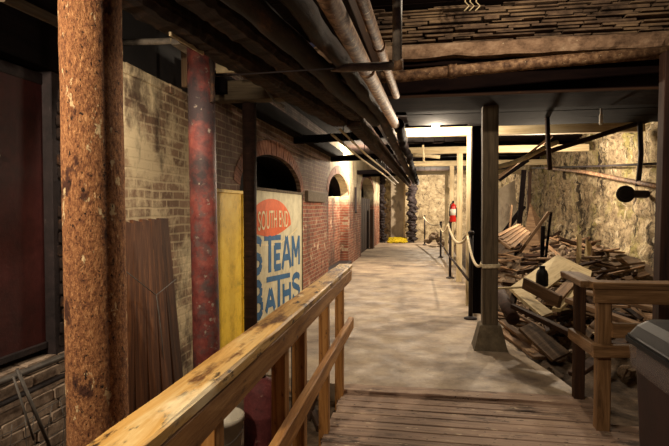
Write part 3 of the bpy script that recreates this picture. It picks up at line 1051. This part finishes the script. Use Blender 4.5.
rough_log([(-1.08, .3, 2.57), (-.80, 3.4, 2.57), (-.60, 6.1, 2.57)], .07, 'ironrust', 'lagged_pipe', 'thick crusted pipe beside the rough overhead timbers', 'pipe')
rough_log([(-.80, .3, 2.60), (-.66, 2.4, 2.60), (-.50, 6.2, 2.60), (-.5, 12, 2.58), (-.48, 22.5, 2.58)], .065, 'ironrust', 'lagged_pipe', 'crusted overhead pipe with orange flecks in mid bundle', 'pipe', .08)
tag(beam('timber_joist', (-.62, .3, 2.86), (-.50, 20, 2.82), .30, .16, 'darkbrown'), 'rough dark timber running along above the overhead pipes', 'beam')
pa = thing('brown_pipe', (-.42, 3, 2.52), 'larger brown rusted pipe at right of the overhead bundle', 'pipe')
MB().tube([(-.475, .3, 2.53), (-.455, 2.4, 2.53), (-.36, 6.15, 2.53)], .052, 20).build('tube', 'pipebrown', pa)
for y in (3.7,):
    MB().tube([(-.418 + (y - 3.7) * .015, y - .03, 2.53), (-.418 + (y - 3.7) * .015, y + .03, 2.53)], .062, 20).build('coupling', 'pipebrown', pa)
rough_log([(-.345, 6.2, 2.54), (-.34, 14, 2.55), (-.33, 22, 2.55)], .06, 'dark', 'lagged_pipe', 'black lagged pipe carrying on where the larger brown pipe ends', 'pipe', .08)
pb = thing('slim_pipe', (-.33, 3, 2.66), 'slimmer brown pipe running above the larger brown pipe', 'pipe')
MB().tube([(-.385, .3, 2.67), (-.35, 2.4, 2.67), (-.295, 5.2, 2.66)], .036, 16).build('tube', 'pipebrown', pb)
MB().tube([(-.325, 3.6, 2.67), (-.324, 3.66, 2.67)], .045, 16).build('coupling', 'pipebrown', pb)
hg = thing('grey_pipe', tuple(at(397, 65, 'y', 2.9)), 'grey drop pipe with a horizontal branch under the brown pipe', 'pipe')
tp, kn = at(397.5, -30, 'y', 2.9), at(397, 66, 'y', 2.9)
MB().tube([tp, kn], .027, 16).build('drop_pipe', 'greypipe', hg)
MB().tube([at(401, 65.5, 'y', 2.9), at(350, 67.5, 'y', 2.9), at(343, 68.5, 'y', 2.9), at(331, 71, 'y', 2.9)], [.024, .024, .02, .004], 16).build('branch_pipe', 'greypipe', hg)
MB().tube([at(394.5, 65, 'y', 2.9), at(403, 64.5, 'y', 2.9)], .031, 16).build('coupling', 'pipebrown', hg)
tag(MB().tube([at(216, 76, 'y', 3.6), at(270, 72.5, 'y', 3.5), at(333, 68.5, 'y', 3.4)], .006, 8).build('thin_conduit', 'iron', origin=at(270, 72, 'y', 3.5)),
    'thin dark conduit crossing under the overhead bundle', 'conduit')
# crossing pipe below the lintel
cp = thing('crossing_pipe', tuple(at(455, 71, 'y', 5.14)), 'brown pipe crossing in front of the dark girder below the lintel', 'pipe')
MB().tube([at(372, 78, 'y', 5.16), at(400, 76.5, 'y', 5.16), at(455, 71, 'y', 5.14), at(560, 61, 'y', 5.14), at(690, 50, 'y', 5.14)], .055, 18).build('tube', 'pipebrown', cp)
MB().tube([at(448, 71.8, 'y', 5.14), at(451, 71.5, 'y', 5.14), at(454, 71.2, 'y', 5.14), at(457, 70.9, 'y', 5.14)], [.062, .07, .062, .07], 18).build('coupling', 'pipebrown', cp)
mb = MB()
for x0 in (466, 471, 477):
    mb.tube([at(x0, -12, 'y', 4.9), at(x0 - 1, 2, 'y', 4.88), at(x0 + 3, 6, 'y', 4.87), at(x0 - 2, 11, 'y', 4.86)], .006, 6)
tag(mb.build('frayed_wire', 'palepipe', origin=at(471, 0, 'y', 4.9)), 'pale frayed wire ends hanging in front of the coursed stone', 'wire')

# thin bright conduits left of the beam
for (x, z, lab) in ((-1.02, 2.46, 'pale conduit strung along the left side of the overhead timbers'), (-1.12, 2.40, 'second pale conduit strung nearer the left wall')):
    t_ = thing('wall_conduit', (x, 10, z), lab, 'conduit')
    MB().tube([(x - .02, 6.3, z + .05), (x + .01, 9, z), (x + .03, 13, z + .02), (x + .02, 19, z)], .016, 8).build('tube', 'palepipe', t_)
    for y in (7, 9.5, 12, 14.5, 17):
        MB().tube([(x + .01, y, z), (x + .01, y, z + .6)], .007, 6).build('hanger', 'iron', t_)
for (y, lab) in ((8.0, 'nearest dark crossbar between the left wall and overhead timbers'), (11.2, 'second dark crossbar between the left wall and overhead timbers'), (15.6, 'third dark crossbar between left wall and overhead timbers'), (17, 'farthest dark crossbar between left wall and overhead timbers')):
    tag(beam('cross_bar', (XL, y, 2.62), (-.95, y, 2.66), .10, .12, 'dark'), lab, 'beam')
tag(beam('wall_plate', (XL + .08, 4.7, 2.75), (XL + .08, 12, 2.75), .14, .2, 'dark'), 'dark timber lying along the top of the left wall', 'beam')

# ============================================================ CORRIDOR FRAMES
FR = [(8.5, 2.84, .07, 'nearest'), (11.2, 2.84, .062, 'second'), (14.5, 2.84, .06, 'third'), (18.2, 2.84, .06, 'farthest')]
for y, z, hw, w_ in FR:
    tag(beam('frame_post', (.69, y, -.01), (.69, y, z - .152), .115, .115, 'paleframe'), w_ + ' pale timber post carrying a crossbeam on the corridor right', 'post')
    tag(beam('cross_beam', (-.62, y, z - .08), (3.2, y, z - .08), .13, .14, 'paleframe'), w_ + ' pale timber crossbeam over the corridor', 'beam')
for i, (y, lab) in enumerate(((9.8, 'dark joist between the first and second pale crossbeams'), (12.8, 'dark joist between second and third pale crossbeams'), (16.3, 'dark joist past the third pale crossbeam'),
                              (6.75, 'dark joist just beyond the girder'), (7.5, 'second dark joist beyond the girder'))):
    tag(beam('ceiling_joist', (-1.0, y, 2.98), (3.3, y, 2.98), .12, .24, 'dark'), lab, 'beam')
ml = thing('main_post', (.70, 5.95, 0), 'weathered square timber post on a concrete footing in mid passage', 'post')
beam('shaft', (.70, 5.95, .16), (.685, 5.95, 2.66), .165, .165, 'greypost', ml, ch=.008)
mb = MB()
mb._faces([[V((.70 + sx * a, 5.95 + sy * b, z)) for sx, sy in ((1, 1), (-1, 1), (-1, -1), (1, -1))] for a, b, z in ((.185, .17, -.02), (.165, .155, .05), (.115, .115, .26), (.10, .10, .27))])
mb.build('footing', 'footing', ml)
MB().tube([(.70 + .09 * sx, 5.95 + .09 * sy, .90 + .012 * k + .006 * i) for k in range(3) for i, (sx, sy) in enumerate(((-1, -1), (1, -1), (1, 1), (-1, 1)))], .011, 8).build('rope_tie', 'rope', ml)
tag(beam('black_post', (.75, 7.95, -.02), (.76, 7.95, 2.74), .2, .2, 'dark'), 'black square post close behind the weathered main post', 'post')
tag(beam('black_beam', (.60, 7.75, 2.82), (3.3, 7.75, 2.82), .25, .16, 'dark'), 'black crossbeam resting on the black post', 'beam')
tag(beam('right_post', (2.06, 5.0, -.2), (2.09, 5.0, 2.90), .13, .13, 'brownpost'), 'dark timber post at the right edge before the stone wall', 'post')

# lamp on the nearest frame
la = thing('ceiling_lamp', (.14, 8.34, 2.9), 'lit ceiling bulb on the nearest pale crossbeam', 'lamp')
MB().lathe([(0, .06), (.05, .06), (.05, .03), (.03, .0), (.0, .0)], (.14, 8.34, 2.885), 16).build('lamp_holder', 'iron', la)
bl = MB().lathe([(0, .0), (.03, -.005), (.055, -.04), (.06, -.07), (.045, -.105), (.0, -.12)], (.14, 8.34, 2.885), 20).build('bulb', 'bulb', la)
tag(MB().tube([at(423, 100 + 45, 'y', 9.4), at(424, 163, 'y', 9.4)], .02, 8).build('hanging_strap', 'palepipe', origin=at(423, 145, 'y', 9.4)), 'pale vertical strap hanging beside the overhead bundle', 'strap')
tag(MB().tube([at(399, 155, 'y', 11), at(425, 155.5, 'y', 11), at(440, 157, 'y', 11)], .04, 10).build('stub_pipe', 'palepipe', origin=at(410, 155, 'y', 11)), 'pale horizontal pipe stub between the first two crossbeams', 'pipe')
tag(MB().lathe([(0, .12), (.012, .12), (.012, .06), (.02, .05), (.022, -.06), (0, -.07)], at(601, 119, 'y', 6.4), 12).build('hanging_bulb', 'white', origin=at(601, 119, 'y', 6.4)), 'small unlit white bulb hanging behind the girder', 'bulb')

# ============================================================ STANCHIONS, ROPE, EXTINGUISHER
ST = [((.62, 7.45), 1.18, 'nearest rope stanchion beside the black post'), ((.53, 11.7), 1.22, 'middle rope stanchion on the corridor right'), ((.46, 16.6), 1.08, 'third rope stanchion along the corridor'), ((-.05, 22.2), 1.2, 'farthest rope stanchion near the end wall')]
tops = []
for (x, y), h, lab in ST:
    t_ = thing('rope_stanchion', (x, y, 0), lab, 'stanchion', 'rope stanchions along the corridor')
    MB().tube([(x, y, 0), (x, y, h)], .03, 12).build('pole', 'iron', t_)
    MB().lathe([(0, 0), (.09, 0), (.09, .015), (.035, .04), (0, .04)], (x, y, 0), 20).build('base', 'iron', t_)
    MB().lathe([(0, 0), (.038, 0), (.045, .03), (.03, .05), (0, .055)], (x, y, h), 14).build('cap', 'iron', t_)
    tops.append(V((x - .045, y, h - .03)))
segs = [(V((.60, 5.90, .92)), tops[0], .14), (tops[0], tops[1], .22), (tops[1], tops[2], .2), (tops[2], tops[3], .16)]
labs = ['rope from the weathered main post to the nearest stanchion', 'rope drooping between nearest and middle stanchions', 'rope drooping between middle and third stanchions', 'rope drooping toward the farthest stanchion']
for (a, b, s), lab in zip(segs, labs):
    tag(MB().tube(curve(a, b, s), .016 + .004 * (a.y > 7), 10).build('barrier_rope', 'rope', origin=a), lab, 'rope', 'barrier ropes')
tag(MB().tube([(.60, 7.55, .53), (.51, 11.7, .5), (.45, 16.6, .45)], .02, 10).build('low_rail', 'ironrust', origin=(.6, 7.55, .5)), 'low dark rail linking the rope stanchions', 'rail')
ex = thing('fire_extinguisher', (.545, 11.12, 1.28), 'red fire extinguisher with white label on a pale post', 'fire extinguisher')
MB().lathe([(0, 0), (.062, 0), (.068, .015), (.068, .30), (.055, .35), (.025, .375), (.022, .40), (0, .40)], (.555, 11.12, 1.26), 24).build('cylinder', 'extred', ex)
MB().lathe([(.0685, .14), (.0695, .14), (.0695, .27), (.0685, .27)], (.555, 11.12, 1.26), 24).build('label', 'white', ex)
MB().box((.535, 11.04, 1.655), (.575, 11.14, 1.70)).build('valve', 'black', ex)
MB().tube([(.55, 11.06, 1.67), (.50, 11.03, 1.62), (.48, 11.04, 1.5), (.485, 11.05, 1.38)], .011, 8).build('hose', 'black', ex)
MB().box((.60, 11.08, 1.36), (.632, 11.16, 1.56)).build('bracket', 'black', ex)
tag(beam('hung_board', at(446, 188, 'y', 17.9), at(453, 196, 'y', 17.9), .04, .16, 'paleboard'), 'small pale tilted board beside the farthest posts', 'board')

# ============================================================ FAR END
dd = thing('door_1', (-1.3, 24.3, 0), 'grey stained door panel lit at the corridor end', 'door')
del dd['label'], dd['category']
dd['kind'] = 'structure'
MB().box((-1.62, 24.35, .1), (-1.02, 24.42, 2.78), .01).build('door_leaf', 'plaster', dd)
MB().box((-1.02, 24.3, .1), (-.95, 24.45, 2.85), .01).build('door_frame', 'paleframe', dd)
for (cx, cy_, w, lab) in ((-.62, 23.6, .26, 'ragged black stone pillar right of the end door'), (-1.95, 23.4, .2, 'ragged dark stone pillar left of the end door')):
    mb = MB()
    for i in range(24):
        mb.rock((cx + random.uniform(-.06, .06), cy_, .05 + i * .125), w, (1, 1, .55), i * 1.7)
    tag(mb.build('stone_pillar', 'iron', origin=(cx, cy_, 0)), lab, 'pillar')
mb = MB()
for i in range(130):
    x, y = random.uniform(-1.6, -.9), random.uniform(22.9, 24.1)
    mb.rock((x, y, .05 + .10 * (y - 22.9)), random.uniform(.06, .13), (1, 1, .7), i)
tag(mb.build('moss_patch', 'moss', origin=(-1.3, 23.5, 0)), 'yellow green moss patch at the corridor end', 'moss', kind='stuff')
for i in range(16):
    r = random.uniform(.10, .24)
    x, y = .35 + random.gauss(0, .3), 21.6 + random.gauss(0, .45)
    tag(MB().rock((x, y, r * .5 + max(0, .35 - abs(x - .35))), r, seed=i + 50).build('rubble_stone', 'rubble', origin=(x, y, 0)), 'pale stone in the rubble heap at the corridor end', 'stone', 'rubble heap at the corridor end')

# ============================================================ RIGHT DEBRIS
# stone cap on the wall
cc = at(625, 194, 'x', 2.95)
dc = MB().lathe([(0, 0), (.08, 0), (.085, .01), (.125, .012), (.13, .02), (.13, .035), (.05, .04), (0, .04)], cc, 28, axis='y', smooth=False)
bmesh.ops.rotate(dc.bm, verts=dc.bm.verts, cent=cc, matrix=Matrix.Rotation(radians(-32), 3, 'Z'))
tag(dc.build('round_disc', 'black', origin=cc), 'round black disc mounted on the mossy stone wall', 'disc')
tag(MB().tube([cc + V((.03, .05, 0)), cc + V((.38, .2, 0))], .06, 14).build('pipe_stub', 'iron', origin=at(625, 194, 'x', 3.2)), 'dark pipe stub behind the round black disc', 'pipe')
# pipes and poles on the right wall
tag(MB().tube([at(546, 168, 'x', 3.0), at(585, 172, 'x', 3.0), at(640, 183, 'x', 3.0), at(672, 189, 'x', 3.0)], .035, 12).build('wall_pipe', 'pipebrown', origin=at(585, 172, 'x', 3)), 'brown pipe slanting down along the mossy stone wall', 'pipe')
tag(MB().tube([at(532, 168, 'x', 3.05), at(600, 166, 'x', 3.05), at(672, 163, 'x', 3.05)], .018, 10).build('wall_pipe', 'iron', origin=at(600, 166, 'x', 3.05)), 'thin dark pipe level along the mossy stone wall', 'pipe')
tag(MB().tube([at(640, 122, 'x', 3.0), at(641, 155, 'x', 3.0), at(638, 186, 'x', 3.0)], .035, 12).build('drop_pipe', 'iron', origin=at(640, 140, 'x', 3.)), 'dark vertical pipe dropping before the stone wall at right', 'pipe')
tag(MB().tube([at(547, 106, 'y', 7.2), at(548, 140, 'y', 7.2), at(550, 170, 'y', 7.2)], .03, 14).build('drop_pipe', 'brownpost', origin=at(547, 106, 'y', 7.2)), 'dark brown vertical pipe hanging right of the weathered main post', 'pipe')
tag(MB().tube([at(490, 168, 'y', 7.9), at(501, 166, 'y', 7.9), at(514, 162.5, 'y', 7.9), at(527, 157, 'y', 7.9), at(538, 151, 'y', 7.9), at(548, 146, 'y', 7.9), at(558, 142, 'y', 7.9)], .035, 12).build('curved_hose', 'palepipe', origin=at(520, 160, 'y', 7.9)),
    'pale curved hose hanging behind the weathered main post', 'hose')
tag(beam('leaning_pole', at(528, 158, 'y', 8.2), at(652, 119, 'y', 8.2), .07, .07, 'darkbrown', ch=.02), 'long dark pole slanting under the ceiling by the stone wall', 'pole')
tag(beam('leaning_pole', at(498, 178, 'y', 9.6), at(552, 136, 'y', 9.6), .05, .05, 'board', ch=.015), 'short brown pole slanting beneath the curved hose', 'pole')

# tall things at the far side of the heap
S1 = thing('leaning_sheet', tuple(at(512, 235, 'y', 14)), 'pale grey sheet standing far behind the weathered main post', 'sheet')
a, b, c, d = at(497, 190, 'y', 15), at(515, 180, 'y', 15), at(518, 232, 'y', 15), at(497, 238, 'y', 15)
MB().prism([a, b, c, d], (0, .03, 0)).build('sheet', 'plaster', S1)
for (p0, p1, Y, w, mt, lab) in (((500, 238), (524, 206), 12.5, .10, 'dark', 'black timber slanting across the pale grey sheet'),
                                ((516, 262), (524, 170), 12.3, .10, 'dark', 'black upright timber right of the pale grey sheet'),
                                ((527, 262), (530, 172), 12.4, .07, 'darkbrown', 'dark upright timber beside the black upright'),
                                ((499, 180), (528, 160), 12.6, .09, 'dark', 'black timber slanting above the pale grey sheet'),
                                ((542, 262), (543, 226), 9.4, .06, 'dark', 'short black stake standing left of the taller rod'),
                                ((545, 262), (551, 212), 9.5, .04, 'dark', 'tall thin black rod leaning on the stone wall'),
                                ((520, 252), (549, 212), 9.2, .05, 'board', 'brown stick leaning across the slatted pallet'),
                                ((508, 246), (512, 205), 11, .035, 'board', 'thin stick standing behind the slatted pallet')):
    tag(beam('upright_stick', at(*p0, 'y', Y), at(*p1, 'y', Y), w, w, mt), lab, 'stick')
sb = thing('leaning_board', tuple(at(535, 250, 'y', 11.5)), 'wide pale brown board leaning against the far stone wall', 'board')
MB().prism([at(521, 252, 'y', 11.2), at(530, 203, 'y', 11.9), at(541, 222, 'y', 11.9), at(543, 256, 'y', 11.2)], (.02, .04, 0)).build('panel', 'board', sb)
for (q, lab, mt) in ((((576, 262), (577, 234), (582, 236), (581, 268)), 'narrow pale board leaning on the stone wall', 'paleboard'),
                     (((583, 272), (586, 238), (592, 246), (589, 270)), 'wider pale board leaning beside the narrow pale board', 'paleboard'),
                     (((588, 278), (592, 250), (596, 256), (592, 276)), 'dark edged board leaning nearest on the stone wall', 'board')):
    o = thing('leaning_board', tuple(at(*q[0], 'y', 8.6)), lab, 'board')
    MB().prism([at(*q[0], 'y', 8.5), at(*q[1], 'y', 8.8), at(*q[2], 'y', 8.8), at(*q[3], 'y', 8.5)], (.01, .035, 0)).build('panel', mt, o)
# slatted pallet
pt = thing('slatted_pallet', tuple(at(510, 240, 'y', 9.3)), 'slatted wooden pallet tilted on the rubble behind the main post', 'pallet')
A, B, C, D = at(497, 238, 'y', 9.0), at(512, 249, 'y', 8.7), at(529, 234, 'y', 9.7), at(519, 226, 'y', 10.2)
beam('runner', A, B, .07, .05, 'board', pt)
beam('runner', D, C, .07, .05, 'board', pt)
for i in range(5):
    t_ = i / 4
    beam('slat', A.lerp(B, t_) + V((0, 0, .03)), D.lerp(C, t_) + V((0, 0, .03)), .08, .02, 'board', pt)


# hero planks in front
def sheet(name, q, th, mt, lab, cat='board'):
    pts = [at(x, y, 'y', Y) for x, y, Y in q]
    X = (pts[1] - pts[0]).normalized()
    nrm = (pts[1] - pts[0]).cross(pts[2] - pts[1]).normalized()
    if nrm.z < 0:
        nrm = -nrm
    Yv = nrm.cross(X)
    f = Matrix.Identity(4)
    for k in range(3):
        f[k][0], f[k][1], f[k][2] = X[k], Yv[k], nrm[k]
    f.translation = pts[0]
    return tag(MB().prism(pts, nrm * -th).build(name, mt, frm=f), lab, cat)


sheet('pale_panel', [(510, 287, 6.7), (558, 254, 7.9), (573, 268, 7.5), (527, 304, 6.2)], .04, 'paleboard', 'large pale wooden panel lying tilted on the debris heap')
sheet('pale_panel', [(559, 255, 7.9), (592, 271, 7.6), (590, 279, 7.2), (569, 270, 7.4)], .04, 'paleboard', 'pale panel folded down to the right of the large pale panel')
sheet('pale_panel', [(514, 292, 6.2), (524, 290, 6.3), (553, 312, 5.8), (542, 316, 5.6)], .03, 'paleboard', 'pale board sloping forward below the large pale panel')
sheet('wide_board', [(519, 328, 5.75), (532, 322, 5.95), (570, 352, 5.5), (553, 360, 5.3)], .03, 'board', 'wide dark board lying flat nearest the concrete floor')
HB = [((500, 329, 6.7), (540, 358, 5.55), .13, .035, 'board', 'long brown board lying along the concrete floor edge'),
      ((503, 322, 6.8), (548, 356, 5.6), .10, .035, 'board', 'second long brown board lying behind the floor edge board'),
      ((524, 283, 6.0), (560, 302, 5.5), .04, .13, 'board', 'brown board on edge in front of the large pale panel'),
      ((495, 288.5, 6.2), (528, 287, 6.1), .03, .02, 'paleboard', 'thin pale stick lying across beside the main post'),
      ((513, 306, 6.0), (588, 342, 5.0), .06, .05, 'darkbrown', 'dark thin timber slanting down toward the corner railing'),
      ((556, 310, 5.9), (575, 292, 6.3), .09, .04, 'paleboard', 'short pale board end tilted before the corner railing'),
      ((552, 303, 6.0), (570, 284, 6.5), .14, .04, 'board', 'brown board tilted behind the short pale board end'),
      ((568, 300, 5.6), (650, 330, 4.7), .08, .05, 'board', 'brown timber slanting behind the corner railing'),
      ((585, 292, 6.0), (668, 312, 5.0), .10, .04, 'board', 'board seen between the corner railing boards'),
      ((600, 340, 4.6), (650, 352, 4.4), .10, .03, 'darkbrown', 'dark board low behind the corner railing post'),
      ((574, 375, 4.9), (640, 330, 5.5), .12, .04, 'darkbrown', 'dark board propped behind the corner railing'),
      ((508, 318, 6.4), (516, 290, 6.8), .07, .07, 'darkbrown', 'dark batten standing against the debris by the main post')]
for (x0, y0, Y0_), (x1, y1, Y1_), w, h, mt, lab in [(q[0], q[1], q[2], q[3], q[4], q[5]) for q in HB]:
    tag(beam('loose_board', at(x0, y0, 'y', Y0_), at(x1, y1, 'y', Y1_), w, h, mt), lab, 'board')
lg = thing('charred_log', tuple(at(505, 310, 'y', 6.3)), 'dark round log lying beside the weathered main post', 'log')
MB().tube([at(499, 291, 'y', 7.0), at(505, 303, 'y', 6.6), at(513, 319, 'y', 6.1)], .075, 16, jit=.05).build('log', 'brownpost', lg)
bt = at(542, 286, 'y', 6.0)
tag(MB().lathe([(0, 0), (.06, 0), (.066, .02), (.064, .13), (.05, .17), (.032, .19), (.03, .215), (.034, .22), (0, .225)], bt, 18).build('dark_bottle', 'black', origin=bt), 'black bottle standing before the large pale panel', 'bottle')

# loose small boards and stones over the heap: copies of a few kinds
protos = []
for i, (L, w, h, mt) in enumerate([(.7, .07, .025, 'board'), (1.0, .09, .025, 'board'), (.5, .05, .04, 'darkbrown'), (.9, .05, .05, 'darkbrown'), (.6, .10, .02, 'paleboard'), (1.2, .06, .03, 'board')]):
    o = MB().bar((-L / 2, 0, 0), (L / 2, 0, 0), w, h, 0, .004, 5, .003).build('broken_board', mt)
    protos.append([o, False])
gl = {0: 'small broken board lying loose on the right debris heap', 1: 'short broken stick lying loose on the right debris heap', 2: 'small pale broken board lying loose on the right debris heap'}
for k in range(170):
    pr = random.choice(protos[:4] + protos[5:] + (protos[4:5] if k % 3 == 0 else []))
    i = protos.index(pr)
    o = pr[0] if not pr[1] else pr[0].copy()
    if pr[1]:
        COL.objects.link(o)
    pr[1] = True
    y = 5.2 + 7.5 * random.random() ** 1.2
    x = random.uniform(1.35, 3.0)
    if y < 6.4:
        y += 1.2
    z = heap(x, y) + random.uniform(.03, .14)
    o.location = (x, y, z)
    o.rotation_euler = (random.uniform(-.5, .5), random.uniform(-.28, .28), random.uniform(0, pi))
    kind = 2 if i == 4 else (1 if i in (2, 3) else 0)
    tag(o, gl[kind], 'stick' if kind == 1 else 'board', ['loose boards on the heap', 'loose sticks on the heap', 'loose pale boards on the heap'][kind])
rp = []
for i in range(5):
    rp.append(MB().rock((0, 0, 0), 1, (1, 1, .75), i * 4.3 + 9).build('rubble_stone', 'rubble'))
for k in range(120):
    o = rp[k] if k < 5 else random.choice(rp).copy()
    if k >= 5:
        COL.objects.link(o)
    y = random.uniform(5.6, 12)
    x = random.uniform(1.3, 3.1)
    r = random.uniform(.05, .13)
    o.location = (x, y, heap(x, y) + r * .4)
    o.scale = (r, r, r)
    o.rotation_euler = (random.random() * 6, random.random() * 6, random.random() * 6)
    tag(o, 'rough stone lying among boards on the right debris heap', 'stone', 'stones on the debris heap')

# ============================================================ LIGHT
W = bpy.data.worlds.new('world')
SC.world = W
W.use_nodes = True
W.node_tree.nodes['Background'].inputs['Color'].default_value = (.55, .45, .62, 1)
W.node_tree.nodes['Background'].inputs['Strength'].default_value = .035


def lamp(name, loc, power, color=(1, .74, .42), size=.06, spot=None, target=None, blend=.5):
    d = bpy.data.lights.new(name, 'SPOT' if spot else 'POINT')
    d.energy = power
    d.color = color
    d.shadow_soft_size = size
    o = bpy.data.objects.new(name, d)
    COL.objects.link(o)
    o.location = loc
    if spot:
        d.spot_size = radians(spot)
        d.spot_blend = blend
        o.rotation_euler = (V(target) - V(loc)).to_track_quat('-Z', 'Y').to_euler()
    return o


WARM = (1, .81, .59)
lamp('lamp_corridor', (.14, 7.9, 2.665), 225, WARM, .05)
lamp('lamp_arch', (-1.55, 13.2, 2.72), 450, WARM, .05)
lamp('lamp_mid', (.1, 13.0, 2.55), 80, WARM, .06)
lamp('lamp_end', (.25, 22.2, 2.45), 600, WARM, .06)
lamp('lamp_right', (1.95, 9.7, 2.4), 290, WARM, .07)
lamp('lamp_near', (-1.80, .45, 2.3), 200, WARM, .05, 125, (-1.25, 1.9, 1.1), .6)
lamp('lamp_pier', (-1.40, 2.6, 2.3), 42, WARM, .04, 120, (-2.0, 3.35, 1.7), .6)
lamp('lamp_rail', (-.60, 2.5, 2.40), 26, WARM, .04, 150, (-.62, 2.4, 1.0), .5)
lamp('lamp_top', (.8, 3.9, 3.38), 80, WARM, .04)
